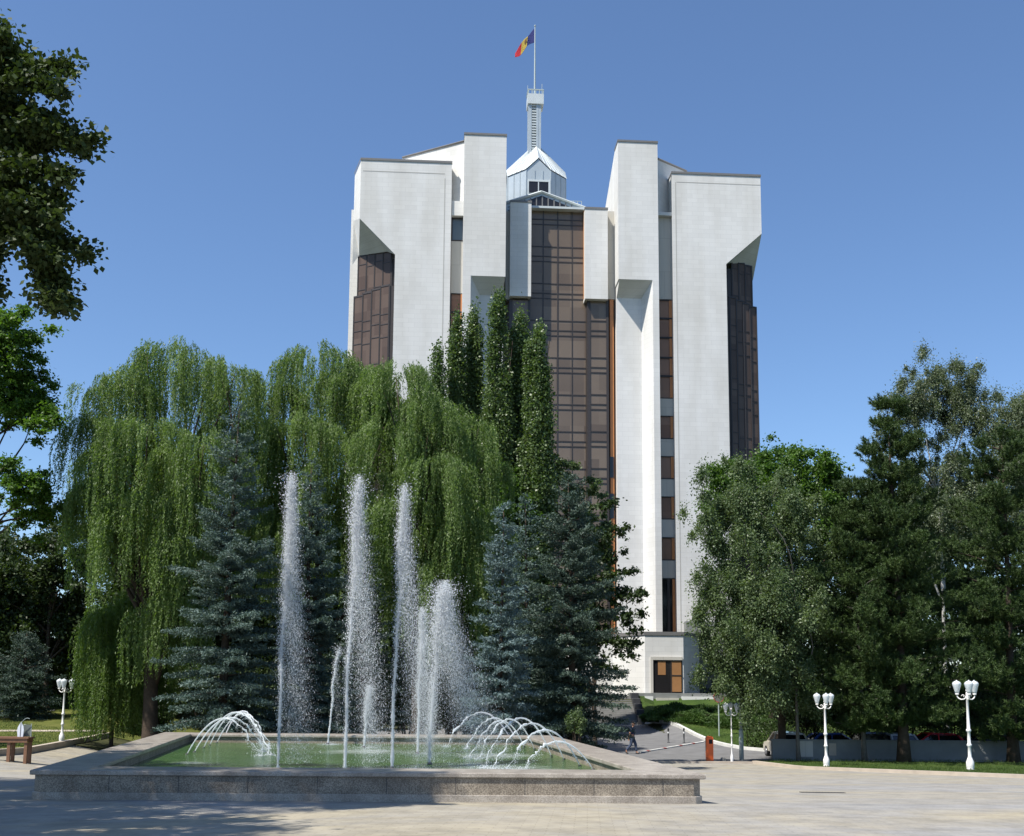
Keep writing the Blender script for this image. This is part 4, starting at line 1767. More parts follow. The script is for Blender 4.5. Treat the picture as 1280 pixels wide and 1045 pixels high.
def willow(name, label, pos, lobes, seed, mat='leaf_willow', zmin=-1.0, n_tress=26, strands=9, tr=.4, Lr=(2.2, 5.0), group=None, sp=.17, leaf=.17, cat='tree'):
    """each lobe is a fountain of hanging tresses: (x, y, z, r)"""
    rng = np.random.default_rng(seed)
    t = thing(name, label, cat, pos, 0, group)
    Cs, As, Ts = [], [], []
    for (lx, ly, lz, lr) in lobes:
        nt_ = int(n_tress * .85 * (lr / 2.2) ** 1.3)
        for k in range(nt_):
            az = rng.random() * 2 * math.pi
            rr = lr * rng.random() ** .5
            zz = lz + lr * .62 * math.sqrt(max(0, 1 - (rr / lr) ** 2)) + rng.normal() * .22
            st = Vector((lx + rr * math.cos(az), ly + rr * math.sin(az), zz))
            Lt = (Lr[0] + (Lr[1] - Lr[0]) * rng.random()) * (.6 + .4 * lr / 2.5)
            tt = rng.random()
            for _ in range(strands):
                o = rng.normal(size=3) * sp
                L = Lt * (.55 + .6 * rng.random())
                L = min(L, st.z - zmin - .2 * rng.random())
                if L < .4:
                    continue
                step = .062
                n = int(L / step)
                s = np.arange(n) * step
                outw = (.25 + .5 * rng.random()) * (1 - np.exp(-s / .8)) * .9
                arch = .28 * np.sin(np.clip(s / .9, 0, math.pi)) * (s < 2.9)
                sway = .10 * np.sin(s * 1.3 + rng.random() * 6)
                px = st.x + o[0] + outw * math.cos(az) + sway
                py = st.y + o[1] + outw * math.sin(az)
                pz = st.z + o[2] * .6 + arch - s
                P = np.stack([px, py, pz], 1) + rng.normal(size=(n, 3)) * .035
                A = np.stack([rng.normal(size=n) * .55 + .25 * math.cos(az), rng.normal(size=n) * .55 + .25 * math.sin(az), -np.ones(n) * .9], 1)
                Cs.append(P)
                As.append(unit(A))
                Ts.append(np.full(n, .6 * tt + .1) + .3 * rng.random(n))
    C, A, T = np.concatenate(Cs), np.concatenate(As), np.concatenate(Ts)
    n = len(C)
    ls = leaf * (.6 + .7 * rng.random(n))
    V, Q = leaf_quads(C, ls, ls * .24 + .008, rng, A)
    limbs = []
    zt = max(l[2] for l in lobes)
    for (lx, ly, lz, lr) in lobes:
        limbs.append((max(1.0, min(zt * .45, lz * .5)), (lx, ly, lz + lr * .35), tr * .42))
        for _ in range(3):
            a = rng.random() * 6.28
            limbs.append((max(1.2, min(zt * .6, lz * .7)), (lx + lr * .7 * math.cos(a), ly + lr * .7 * math.sin(a), lz + lr * .3), tr * .2))
    trunk_obj(t, zt * .72, tr, tr * .4, 'bark', rng, limbs)
    crown_obj(t, V, Q, T, mat)
    return t


def conifer(name, label, pos, h, r, seed, mat, style='spruce', group=None, bare=.04, nw=32, nb=9, dens=1.0, shape=.85, tr=.2, top_thin=.12, open_=1.0, bark='bark'):
    rng = np.random.default_rng(seed)
    t = thing(name, label, 'tree', pos, 0, group)
    Cs, As, Ts = [], [], []
    limbs = []
    for iw in range(nw):
        q = (iw + .35 * rng.random()) / nw
        q = q ** .92
        z = h * (bare + (1 - bare) * q)
        rl = r * (1 - q) ** shape * (.86 + .28 * rng.random()) + .05
        if q < .10:
            rl *= .72 + 2.8 * q
        n_b = max(4, int(nb * (.55 + .6 * (1 - q))))
        a0 = rng.random() * 6.28
        for ib in range(n_b):
            az = a0 + 6.283 * ib / n_b + rng.normal() * .22
            bl = rl * (.55 + .60 * rng.random())
            if rng.random() < .1 * open_:
                bl *= .55
            ca, sa = math.cos(az), math.sin(az)
            if style == 'spruce':
                e0, droop, tip = .15 + .55 * q, -.32 * (1 - q), .16
            else:
                e0, droop, tip = .38 + .5 * q, -.10, .14
            zj = z + rng.normal() * h * .012

            def bp(s):
                rr = bl * s
                return np.array([ca * rr, sa * rr, zj + bl * (e0 * s * .6 + droop * s * s + tip * max(0, s - .6) ** 2 * 3)])
            if bl > .8 and ib % 2 == 0:
                limbs.append((max(0, zj - .05), tuple(bp(.8)), .02 + .02 * bl / r))
            bt = rng.random()
            if style == 'spruce':
                # flat sprays of twigs either side of the branch, thick with needles
                ntw = max(3, int(bl * 8.5 * dens))
                for k in range(ntw):
                    s = 1 - (k / ntw) ** 1.1 * .93
                    tl = (.16 + .34 * bl * (1.12 - s) * .9 + .1 * rng.random())
                    tl = min(tl, .8)
                    p0 = bp(s)
                    for sd in (-1, 1):
                        dv = np.array([ca * .75 - sd * sa * .85, sa * .75 + sd * ca * .85, -.16 + rng.normal() * .16])
                        dv /= np.linalg.norm(dv)
                        nn = max(4, int(tl / .055))
                        ss = (np.arange(nn) + .5) / nn * tl
                        P = p0[None] + dv[None] * ss[:, None]
                        P[:, 2] -= .18 * ss ** 2
                        P += rng.normal(size=(nn, 3)) * np.array([.035, .035, .045])
                        A = unit(dv[None] * .7 + rng.normal(size=(nn, 3)) * .75 + np.array([0, 0, .18]))
                        Cs.append(P)
                        As.append(A)
                        Ts.append(np.full(nn, .5 * bt) + .5 * rng.random(nn) * (.6 + .4 * s))
            else:
                # heavy pads of needle brushes carried along the outer part of the branch
                for (s0, pr) in ((1.0, .62), (.74, .66), (.48, .58), (.22, .5)):
                    if bl * s0 < .25 or (s0 < .6 and bl < 1.4):
                        continue
                    pc = bp(s0) + rng.normal(size=3) * .10
                    sz = pr * (.55 + .5 * min(bl, 3) / 3) * (.8 + .4 * rng.random())
                    ct = rng.random()
                    for k in range(int(15 * dens)):
                        o = unit(rng.normal(size=(1, 3)))[0] * rng.random() ** .4 * sz
                        o[2] *= .55
                        nn = 40
                        dv = unit(np.array([[ca * .5, sa * .5, .75]]) + o[None] * 1.0 / sz * .6 + rng.normal(size=(1, 3)) * .3)[0]
                        ss = rng.random(nn) * .34
                        A = unit(dv[None] * .85 + rng.normal(size=(nn, 3)) * .7)
                        Cs.append(pc[None] + o[None] + dv[None] * ss[:, None] + A * .07)
                        As.append(A)
                        Ts.append(np.full(nn, .45 * ct + .2 * rng.random()) + .35 * rng.random(nn))
    C, A, T = np.concatenate(Cs), np.concatenate(As), np.concatenate(Ts)
    n = len(C)
    if style == 'spruce':
        ls = .15 * (.7 + .6 * rng.random(n))
        V, Q = leaf_quads(C, ls, ls * .34, rng, A)
    else:
        ls = .24 * (.7 + .6 * rng.random(n))
        V, Q = leaf_quads(C, ls, ls * .10 + .008, rng, A)
    trunk_obj(t, h * .97, tr, .02, bark, rng, limbs)
    crown_obj(t, V, Q, T, mat)
    return t


def place(px, y, py=800):
    x = at(px, py, y).x
    return (x, y, gzf(x, y))


def zof(px, py, y, pos):
    """height above pos.z of the point seen at (px, py) at depth y"""
    return at(px, py, y).z - pos[2]


def xo(px, py, y, pos):
    return at(px, py, y).x - pos[0]


# --- weeping willows behind the basin
def willow_px(name, label, px, y, lobes_px, seed, zlow_py, **kw):
    pos = place(px, y)
    lobes = []
    for (lx, ly, r_px, dy) in lobes_px:
        s = FPX / (y + dy)
        r = r_px / s
        z = zof(lx, ly, y + dy, pos) - r * .62 - .1
        lobes.append((xo(lx, ly, y + dy, pos), dy, z, r))
    return willow(name, label, pos, lobes, seed, zmin=zof(px, zlow_py, y, pos), **kw)


WG = 'weeping willows behind the fountain'
willow_px('willow_tree', 'big weeping willow left of the building behind the blue spruces with drooping curtains', 195, 60,
          [(150, 470, 52, 0), (222, 434, 60, 1.5), (275, 452, 48, 1), (122, 520, 34, -1), (185, 520, 60, -2.5), (255, 540, 58, -2.5), (126, 600, 36, -2), (175, 620, 52, -3), (190, 560, 70, 3), (112, 650, 18, 0), (300, 520, 50, 3), (212, 660, 44, -2.5), (235, 610, 46, -2), (185, 610, 56, 2), (215, 740, 44, -2), (130, 600, 34, 1.5), (140, 560, 40, 2)], 11, 860, n_tress=34, strands=14, tr=.45, Lr=(2.6, 5.6), group=WG)
willow_px('willow_tree', 'weeping willow with the highest rounded top just left of the white tower', 400, 66,
          [(400, 436, 60, 0), (350, 480, 46, -1), (440, 460, 48, -1), (380, 520, 62, -3), (330, 560, 40, -1), (440, 560, 62, -3), (400, 600, 70, 1), (350, 640, 60, -2), (470, 640, 56, -2)], 12, 800, n_tress=32, strands=14, tr=.45, Lr=(2.6, 5.4), group=WG)
willow_px('willow_tree', 'weeping willow in front of the tower base and beneath the poplars', 525, 63,
          [(495, 455, 50, 0), (540, 495, 46, -1), (580, 520, 40, 0), (480, 530, 48, -2), (545, 570, 56, -2.5), (600, 560, 36, 0), (500, 620, 54, -2), (575, 640, 52, -1), (540, 700, 60, -1), (610, 650, 36, 0), (500, 500, 56, 2.5), (460, 480, 40, 2), (540, 530, 50, 2.5)], 13, 840, n_tress=32, strands=14, tr=.4, Lr=(2.4, 5.2), group=WG)
willow_px('willow_tree', 'small bright green young willow trailing to the lawn behind the left lamp', 146, 61.5,
          [(144, 750, 34, 0), (128, 768, 20, -.5), (172, 768, 26, .4), (138, 805, 28, -.9), (166, 800, 24, -.5), (122, 825, 12, 0), (150, 830, 26, -.9), (176, 805, 18, .5), (128, 850, 16, -.6), (195, 790, 18, 0), (164, 742, 18, .3)], 14, 924, n_tress=70, strands=9, tr=.12, Lr=(2.6, 7.0), sp=.16, leaf=.16, mat='leaf_young_willow', group=WG)

# --- spruces round the basin
SG = 'blue spruces behind the fountain'
p = place(285, 50)
conifer('spruce_tree', 'tall wide blue spruce at the left behind the left arching streams', p, zof(298, 500, 50, p), 3.35, 21, 'needle_blue', group=SG, nw=26, nb=10, dens=1.5, tr=.26, shape=.72, bare=.07)
p = place(385, 53)
conifer('spruce_tree', 'blue spruce right beside the tallest left one behind the first tall jets', p, zof(388, 572, 53, p), 3.0, 22, 'needle_blue', group=SG, nw=25, nb=10, dens=1.5, tr=.24, shape=.7, bare=.07)
p = place(626, 47)
conifer('spruce_tree', 'slim palest blue spruce at the left of the right hand spruce clump', p, zof(621, 630, 47, p), 1.55, 23, 'needle_bright_blue', group=SG, nw=27, nb=9, dens=1.7, tr=.16, shape=.52, bare=.03)
p = place(656, 52)
conifer('spruce_tree', 'slender blue spruce between the palest spruce and the broad dark one', p, zof(655, 615, 52, p), 2.0, 24, 'needle_blue', group=SG, nw=32, nb=9, dens=1.1, tr=.18, shape=.65)
p = place(712, 50)
conifer('spruce_tree', 'broad dark blue spruce at the right end beside the white tower wall', p, zof(710, 590, 50, p), 3.3, 25, 'needle_green', group=SG, nw=26, nb=11, dens=1.6, tr=.24, shape=.62, bare=.03)
p = place(452, 58)
conifer('spruce_tree', 'shaded blue spruce half hidden behind the second and third tall jets', p, zof(455, 650, 58, p), 2.6, 26, 'needle_green', group=SG, nw=26, nb=9, dens=.9, tr=.22, shape=.7)
p = place(32, 74)
conifer('spruce_tree', 'blue spruce darkened to look deep in shade beyond the hedge at the far left', p, zof(30, 788, 74, p), 3.0, 27, 'needle_green', group=SG, nw=26, nb=9, dens=.9, tr=.22, shape=.7)  # darker needles stand in for the shade on this tree

# --- poplars against the building
PG = 'poplars in front of the tower'
def poplar(label, px, y, ptop, r_px, seed, stems=1):
    p = place(px, y)
    h = zof(px, ptop, y, p)
    s = FPX / y
    r = r_px / s
    rng = np.random.default_rng(seed)
    t = thing('poplar_tree', label, 'tree', p, 0, PG)
    CCs = []
    npl = 9
    for k in range(npl):
        a = 6.283 * k / npl + rng.normal() * .4
        po = r * (.0 if k == 0 else .55)
        top = h * (1.0 if k == 0 else .72 + .27 * rng.random())
        m_ = int(46 * h / 25 * r / 1.2)
        zc = h * .15 + (top - h * .15) * rng.random(m_) ** .8
        q = (zc - h * .15) / (top - h * .15)
        pr = r * .46 * np.minimum(1, (1 - q ** 2.0) * 1.3 + .10) * (1 + .3 * np.sin(zc * 2.3 + k))
        az = rng.random(m_) * 6.283
        rr = pr * rng.random(m_) ** .6
        bend = 1 - .35 * q
        CCs.append(np.stack([math.cos(a) * po * bend + np.cos(az) * rr, math.sin(a) * po * bend + np.sin(az) * rr, zc], 1))
    CC = np.concatenate(CCs)
    n_cl = len(CC)
    cnt = np.full(n_cl, 150)
    idx = np.repeat(np.arange(n_cl), cnt)
    n = len(idx)
    off = rng.normal(size=(n, 3)) * np.array([.22, .22, .48])
    C = CC[idx] + off
    ls = .16 * (.7 + .7 * rng.random(n))
    A = unit(rng.normal(size=(n, 3)) + np.array([0, 0, .5]))
    V, Q = leaf_quads(C, ls, ls * .85, rng, A)
    tint = .5 * rng.random(n_cl)[idx] + .5 * rng.random(n)
    limbs = [(z0, (math.cos(a) * r * .6, math.sin(a) * r * .6, z0 + h * .2), .05) for z0, a in zip(np.linspace(h * .2, h * .75, 12), rng.random(12) * 6.28)]
    trunk_obj(t, h * .96, .28, .03, 'bark', rng, limbs)
    crown_obj(t, V, Q, tint, 'leaf_poplar')


poplar('thin low poplar tip standing clear of the willow left of the other poplars', 540, 74.5, 438, 10, 31)
poplar('slim poplar in front of the left pier and its window slot', 566, 76, 397, 16, 32)
poplar('slim poplar whose narrow top reaches the soffit of the left pier', 588, 77, 382, 16, 33)
poplar('tallest poplar in the middle of the poplar row', 620, 75, 373, 30, 34)
poplar('dense poplar just right of the tallest one in the row', 648, 76.5, 391, 29, 35)
poplar('widest poplar at the right end of the row against the bronze glass', 671, 74, 397, 26, 36)

# --- broadleaf trees
def bl_px(name, label, px, y, cpx, cpy, rx_px, rz_px, seed, mat, **kw):
    p = place(px, y)
    s = FPX / y
    c = at(cpx, cpy, y)
    rx, rz = rx_px / s, rz_px / s
    cz = c.z - p[2]
    pos = p
    lob = kw.pop('lobes_px', None)
    if lob:
        L = []
        for (lx, ly, lr, lz, dy) in lob:
            q = at(lx, ly, y + dy)
            L.append((q.x - p[0], dy, q.z - p[2], lr / s, lr / s * .9, lz / s))
        kw['lobes'] = L
    return broadleaf(name, label, 'tree', pos, cz + rz, cz, (rx, rx * .9, rz), seed, mat, **kw)


rngm = np.random.default_rng(8)
mp_ = place(742, 57)
mext = []
for (x0, y0, x1, y1, nn) in ((740, 640, 770, 628, 5), (740, 680, 786, 662, 8), (745, 700, 778, 690, 6), (750, 720, 800, 716, 9), (755, 745, 805, 742, 10), (770, 735, 802, 752, 6), (750, 770, 804, 768, 10), (775, 775, 800, 786, 5),
                             (745, 800, 800, 806, 10), (770, 800, 794, 820, 5), (740, 830, 782, 842, 7), (745, 660, 760, 700, 7), (750, 720, 770, 760, 8), (750, 780, 775, 820, 8), (735, 700, 750, 840, 14)):
    for k in range(nn):
        q = (k + rngm.random()) / nn
        pt = at(x0 + (x1 - x0) * q + rngm.normal() * 2.5, y0 + (y1 - y0) * q + rngm.normal() * 3, 56.6 + rngm.normal() * .3)
        mext.append((pt.x - mp_[0], pt.y - mp_[1], pt.z - mp_[2]))
bl_px('maple_tree', 'dark maple with loose leafy sprays reaching out in front of the white pier', 742, 57, 728, 770, 36, 90, 41, 'leaf_dark', n_cl=70, per=70, lsize=.2, tr=.14, cl_r=.3,
      lobes_px=[(728, 760, 30, 90, 0)], extra=mext, extra_r=.34, flat=.6)
bl_px('linden_tree', 'bright green round tree behind the blue spruces at the foot of the poplars', 640, 74, 640, 635, 42, 62, 42, 'leaf_maple', n_cl=120, per=260, lsize=.2, tr=.2)
bl_px('linden_tree', 'mid green bushy tree in front of the lower bronze glass beside the pier', 725, 78, 720, 650, 46, 92, 43, 'leaf_birch', n_cl=170, per=230, lsize=.2, tr=.2,
      lobes_px=[(700, 625, 34, 60, 0), (735, 660, 32, 70, 0), (690, 590, 18, 26, 0), (745, 700, 26, 60, 0)])
bl_px('maple_tree', 'tall open maple at the left edge with sky showing between its layered branches', -60, 56, 20, 520, 70, 140, 44, 'leaf_maple', n_cl=250, per=150, lsize=.20, tr=.30, cl_r=.22, squash=.6, hollow=.2, flat=.8,
      lobes_px=[(15, 420, 52, 44, 0), (30, 500, 62, 40, 1), (55, 530, 36, 26, -1), (15, 600, 60, 34, 0), (50, 640, 50, 30, 2), (0, 470, 60, 60, 0)])
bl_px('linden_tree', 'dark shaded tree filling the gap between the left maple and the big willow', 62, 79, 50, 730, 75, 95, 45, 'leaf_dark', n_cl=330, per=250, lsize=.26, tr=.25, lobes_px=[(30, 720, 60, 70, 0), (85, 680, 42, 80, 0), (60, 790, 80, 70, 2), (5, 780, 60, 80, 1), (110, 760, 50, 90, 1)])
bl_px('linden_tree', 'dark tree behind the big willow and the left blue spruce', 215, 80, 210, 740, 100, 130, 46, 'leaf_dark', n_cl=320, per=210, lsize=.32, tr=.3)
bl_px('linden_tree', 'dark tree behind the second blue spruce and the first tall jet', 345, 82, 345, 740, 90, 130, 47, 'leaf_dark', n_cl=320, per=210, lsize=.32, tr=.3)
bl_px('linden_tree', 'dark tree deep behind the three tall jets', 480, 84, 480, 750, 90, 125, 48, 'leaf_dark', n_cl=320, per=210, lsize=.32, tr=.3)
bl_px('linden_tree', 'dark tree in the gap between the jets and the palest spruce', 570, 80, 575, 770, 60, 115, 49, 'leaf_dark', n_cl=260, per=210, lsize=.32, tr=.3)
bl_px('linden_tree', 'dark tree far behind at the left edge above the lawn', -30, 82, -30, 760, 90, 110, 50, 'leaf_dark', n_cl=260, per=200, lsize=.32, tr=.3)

def woods():
    rng = np.random.default_rng(321)
    Cs = []
    for (xa, xb, y0, hh, k) in ((-95, -3, 96, 15, 300), (17, 95, 98, 15, 260)):
        for _ in range(k):
            x = xa + (xb - xa) * rng.random()
            y = y0 + 6 * rng.random()
            z = 3.2 + hh * rng.random() * (.75 + .25 * math.sin(x * .35))
            n = 170
            Cs.append(np.array([x, y, z]) + unit(rng.normal(size=(n, 3))) * (np.abs(rng.normal(size=n)) * 1.0)[:, None])
    C = np.concatenate(Cs)
    L = .5 * (.6 + .7 * rng.random(len(C)))
    V, Q = leaf_quads(C, L, L * .65, rng)
    o = link_mesh('woods', quad_mesh('woods', V, Q, rng.random(len(C))), 'leaf_dark')
    tag(o, kind='stuff')


woods()
# --- right hand side
bl_px('birch_tree', 'broad grey green birch with trailing twigs right of the tower door', 995, 60, 935, 720, 90, 160, 51, 'leaf_birch', n_cl=400, per=520, lsize=.125, bark='bark_grey', tr=.11, cl_r=.22, squash=1.35, droop=.55, hollow=.3, trunk_top=10,
      lobes_px=[(915, 655, 54, 80, 0), (970, 640, 66, 66, 1), (902, 745, 44, 90, -.5), (950, 770, 72, 95, -1), (1005, 740, 56, 110, 1), (882, 610, 20, 40, 0), (930, 835, 60, 52, -1), (985, 840, 50, 60, 0), (890, 805, 26, 56, -.5), (945, 862, 48, 34, -.8), (1010, 868, 40, 34, .4)])
bl_px('maple_tree', 'brighter green tree whose top shows above the birch beside the bronze bay', 965, 80, 960, 640, 90, 105, 52, 'leaf_maple', n_cl=260, per=240, lsize=.22, tr=.28, cl_r=.26, lobes_px=[(905, 615, 40, 54, 0), (960, 620, 56, 72, 0), (1020, 590, 44, 50, 0), (1040, 640, 40, 70, 0), (990, 570, 26, 24, 0)])
bl_px('birch_tree', 'tall pale grey green birch rising behind the pines on the right', 1180, 74, 1178, 560, 84, 120, 53, 'leaf_birch_grey', n_cl=400, per=400, lsize=.12, bark='bark_birch', tr=.16, cl_r=.19, squash=1.3, droop=.6, hollow=.2, trunk_top=18,
      lobes_px=[(1165, 510, 58, 66, 0), (1218, 520, 44, 70, .5), (1118, 535, 30, 66, 0), (1175, 630, 84, 90, 1), (1178, 472, 44, 30, 0), (1140, 490, 34, 34, 0), (1214, 482, 32, 34, 0)])
bl_px('birch_tree', 'pale grey green birch cut off by the right edge of the photo', 1300, 72, 1292, 575, 60, 120, 54, 'leaf_birch_grey', n_cl=240, per=400, lsize=.12, bark='bark_birch', tr=.16, cl_r=.22, squash=1.3, droop=.6, hollow=.25, trunk_top=16)
PI = 'pines on the right lawn'
p = place(1122, 59.6)
conifer('pine_tree', 'dark pine with a pointed top in front of the tall pale birch', p, zof(1110, 500, 59.6, p), 4.1, 61, 'needle_pine', 'pine', PI, bare=.12, nw=18, nb=7, dens=1.15, shape=.6, tr=.3, open_=1.0)
p = place(1262, 60)
conifer('pine_tree', 'big bushy pine with bright tufts at the right edge behind the lamp', p, zof(1262, 545, 60, p), 5.2, 62, 'needle_pine', 'pine', PI, bare=.06, nw=16, nb=7, dens=1.15, shape=.5, tr=.28, open_=1.0)
p = place(1075, 60.3)
conifer('pine_tree', 'shorter pine with a thin pale trunk left of the pointed pine', p, zof(1066, 600, 60, p), 3.2, 63, 'needle_pine', 'pine', PI, bare=.10, nw=14, nb=7, dens=1.1, shape=.5, tr=.13, bark='bark_grey', open_=.6)
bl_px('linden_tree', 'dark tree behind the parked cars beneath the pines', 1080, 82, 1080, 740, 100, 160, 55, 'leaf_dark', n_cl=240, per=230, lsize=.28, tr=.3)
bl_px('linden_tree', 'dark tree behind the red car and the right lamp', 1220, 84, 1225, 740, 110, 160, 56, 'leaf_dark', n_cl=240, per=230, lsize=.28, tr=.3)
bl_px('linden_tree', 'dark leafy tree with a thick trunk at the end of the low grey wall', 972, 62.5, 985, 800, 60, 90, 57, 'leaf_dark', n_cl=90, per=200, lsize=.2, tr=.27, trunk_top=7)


# --- linden overhead at the left, its trunk just outside the picture, and its row mates that shade the basin
def linden(label, pos, cz, rad, seed, extra=None, ls=.115, n_cl=210, per=150, lobes=None):
    return broadleaf('linden_tree', label, 'tree', pos, cz + rad[2], cz, rad, seed, 'leaf_linden', n_cl=n_cl, per=per, lsize=ls, tr=.26, cl_r=.16, squash=.8, hollow=.3, group='lindens along the left edge', extra=extra, extra_r=.24, extra_n=3.6, wl=.78, flat=.5, trunk_top=cz + 1, lobes=lobes)


p = (-14.2, 17.8, gzf(-14.2, 17.8))
ext = []
rngx = np.random.default_rng(5)
# leafy sprays hanging into the sky: boughs (root px, tip px, number of leaf clumps)
for (x0, y0, x1, y1, nn, dy) in ((-10, 70, 12, 38, 5, 0), (0, 60, 60, 92, 8, .2), (40, 84, 108, 84, 5, .3), (0, 100, 92, 112, 9, -.2), (0, 130, 84, 150, 9, .3), (30, 150, 128, 180, 11, 0), (60, 165, 126, 186, 6, .3),
                                 (0, 170, 80, 190, 9, .4), (0, 200, 110, 218, 9, 0), (20, 210, 106, 222, 6, -.3), (0, 230, 84, 244, 8, .3), (50, 240, 98, 264, 5, 0), (0, 250, 86, 270, 9, -.3), (0, 275, 84, 285, 9, .2), (10, 285, 90, 300, 9, 0),
                                 (60, 288, 128, 318, 8, .2), (40, 295, 84, 330, 7, -.2), (70, 310, 84, 350, 6, 0), (62, 340, 74, 350, 3, .2), (78, 335, 86, 372, 6, .1), (80, 355, 108, 386, 5, 0), (66, 362, 90, 380, 4, -.1), (0, 300, 4, 368, 7, .3), (0, 40, -20, 100, 5, 0), (0, 120, 60, 230, 10, .6), (-10, 200, 50, 280, 10, .6), (0, 60, 50, 160, 10, .6), (0, 240, 60, 290, 8, .7)):
    for k in range(nn):
        q = (k + rngx.random()) / nn
        pt = at((x0 + (x1 - x0) * q) * .92 - 9 + rngx.normal() * 4, y0 + (y1 - y0) * q + rngx.normal() * 4, 17.8 + dy + rngx.normal() * .15)
        ext.append((pt.x - p[0], pt.y - p[1], pt.z - p[2]))
linden('near linden at the top left corner with dark branches hanging into the sky', p, 9.6, (4.0, 4.2, 4.4), 71, ext, .105, 330, 210,
       lobes=[(-.4, 0, 9.4, 4.3, 4.2, 4.2), (1.0, .6, 15.2, 4.0, 4.2, 2.6), (-.2, -2.2, 15.6, 3.4, 3.2, 2.4)])
for (lx, ly, sd, lab) in ((-18.2, 20.5, 72, 'second linden of the left row standing just past the picture edge'), (-21.5, 25.5, 73, 'third linden of the left row shading the left rim of the basin'), (-13.4, 12.2, 74, 'linden of the left row beside the camera casting dapples on the near paving'), (-33.5, 55, 75, 'linden on the left lawn outside the picture shading the grass')):
    p = (lx, ly, gzf(lx, ly))
    linden(lab, p, {74: 10.4, 75: 7.0}.get(sd, 12.2), {74: (3.9, 3.7, 3.6), 75: (3.6, 3.4, 3.4)}.get(sd, (4.5, 4.5, 4.6)), sd, None, .17, 260, 150)


# ------------------------------------------------------------------ street lamps
def make_lamp(label, pos, h, rz, thin=1.0):
    t = thing('street_lamp', label, 'street lamp', pos, rz, 'white three globe park lamps')
    k = h / 3.8
    m = MB()
    m.lathe([(.16, -.2), (.16, .05), (.15, .08), (.17, .14), (.165, .34), (.12, .46), (.075, .58), (.07, 1.0), (.105, 1.04), (.105, 1.10), (.07, 1.14), (.065, 1.62), (.10, 1.66), (.11, 1.72), (.07, 1.78), (.058, 2.3), (.05, 3.05), (.075, 3.08), (.075, 3.16), (.05, 3.2), (.045, 3.34)], 14)
    for v in range(len(m.v)):
        x, y, z = m.v[v]
        m.v[v] = (x * k * thin, y * k * thin, z * k)
    m.build('post', 'rust_white', t, smooth=True)
    m = MB()
    m.lathe([(.01, 3.52 * k), (.05, 3.47 * k), (.06, 3.42 * k), (.03, 3.341 * k)], 10)
    m.build('finial', 'rust_white', t, smooth=True)
    for i in range(3):
        a = R(20 + 120 * i)
        ca, sa = math.cos(a), math.sin(a)
        path = []
        for (r, z) in ((.04, 3.12), (.14, 3.04), (.26, 3.03), (.36, 3.08), (.42, 3.16), (.42, 3.22)):
            path.append((ca * r * k, sa * r * k, z * k))
        m = MB()
        m.tube(path, .028 * k, 7)
        # scroll
        sc = []
        for j in range(9):
            q = j / 8 * 4.6
            rr = .085 * (1 - j / 10)
            sc.append((ca * (.16 + rr * math.cos(q)) * k, sa * (.16 + rr * math.cos(q)) * k, (3.17 + rr * math.sin(q)) * k))
        m.tube(sc, .016 * k, 5)
        am = m.build('arm', 'rust_white', t, smooth=True)
        c = (ca * .42 * k, sa * .42 * k, 3.22 * k)
        m = MB()
        m.lathe([(.05 * k, 0), (.075 * k, .02 * k), (.08 * k, .07 * k)], 12, c)
        m.build('holder', 'rust_white', am, smooth=True)
        m = MB()
        m.lathe([(.075 * k, .071 * k), (.10 * k, .16 * k), (.15 * k, .34 * k), (.185 * k, .46 * k), (.19 * k, .5 * k), (.16 * k, .56 * k), (.10 * k, .60 * k), (.03 * k, .63 * k), (.02 * k, .66 * k)], 16, c)
        m.build('globe', 'lamp_globe', am, smooth=True)
    return t


def lamp_at(label, px, py, ptop, off, rz, y=None, thin=1.0):
    # foot where the ray meets the ground
    if y is None:
        y = 30.0
        while at(px, py, y).z > gzf(at(px, py, y).x, y) + off and y < 95:
            y += .1
    q = at(px, py, y)
    z = gzf(q.x, y) + off
    h = at(px, ptop, y).z - z
    return make_lamp(label, (q.x, y, z), h * 3.8 / 3.88, rz, thin)


lamp_at('white three globe lamp nearest the right edge on the grass strip', 1213, 960.5, 850, .08, 0, 52.0)
lamp_at('white three globe lamp on the grass strip in front of the grey wall', 1033, 952, 866, .08, R(5), 56.0)
lamp_at('white three globe lamp on the left lawn before the trailing willow', 77, 927, 848, .085, R(142))
lamp_at('slim three globe lamp beside the tall grey pole right of the orange bin', 915, 948, 878, .0, R(60), 59.6, .62)


def ground_hit(px, py, off=0.0):
    y = 20.0
    while y < 110:
        q = at(px, py, y)
        if q.z <= gzf(q.x, y) + off:
            break
        y += .05
    return (q.x, y, gzf(q.x, y) + off)


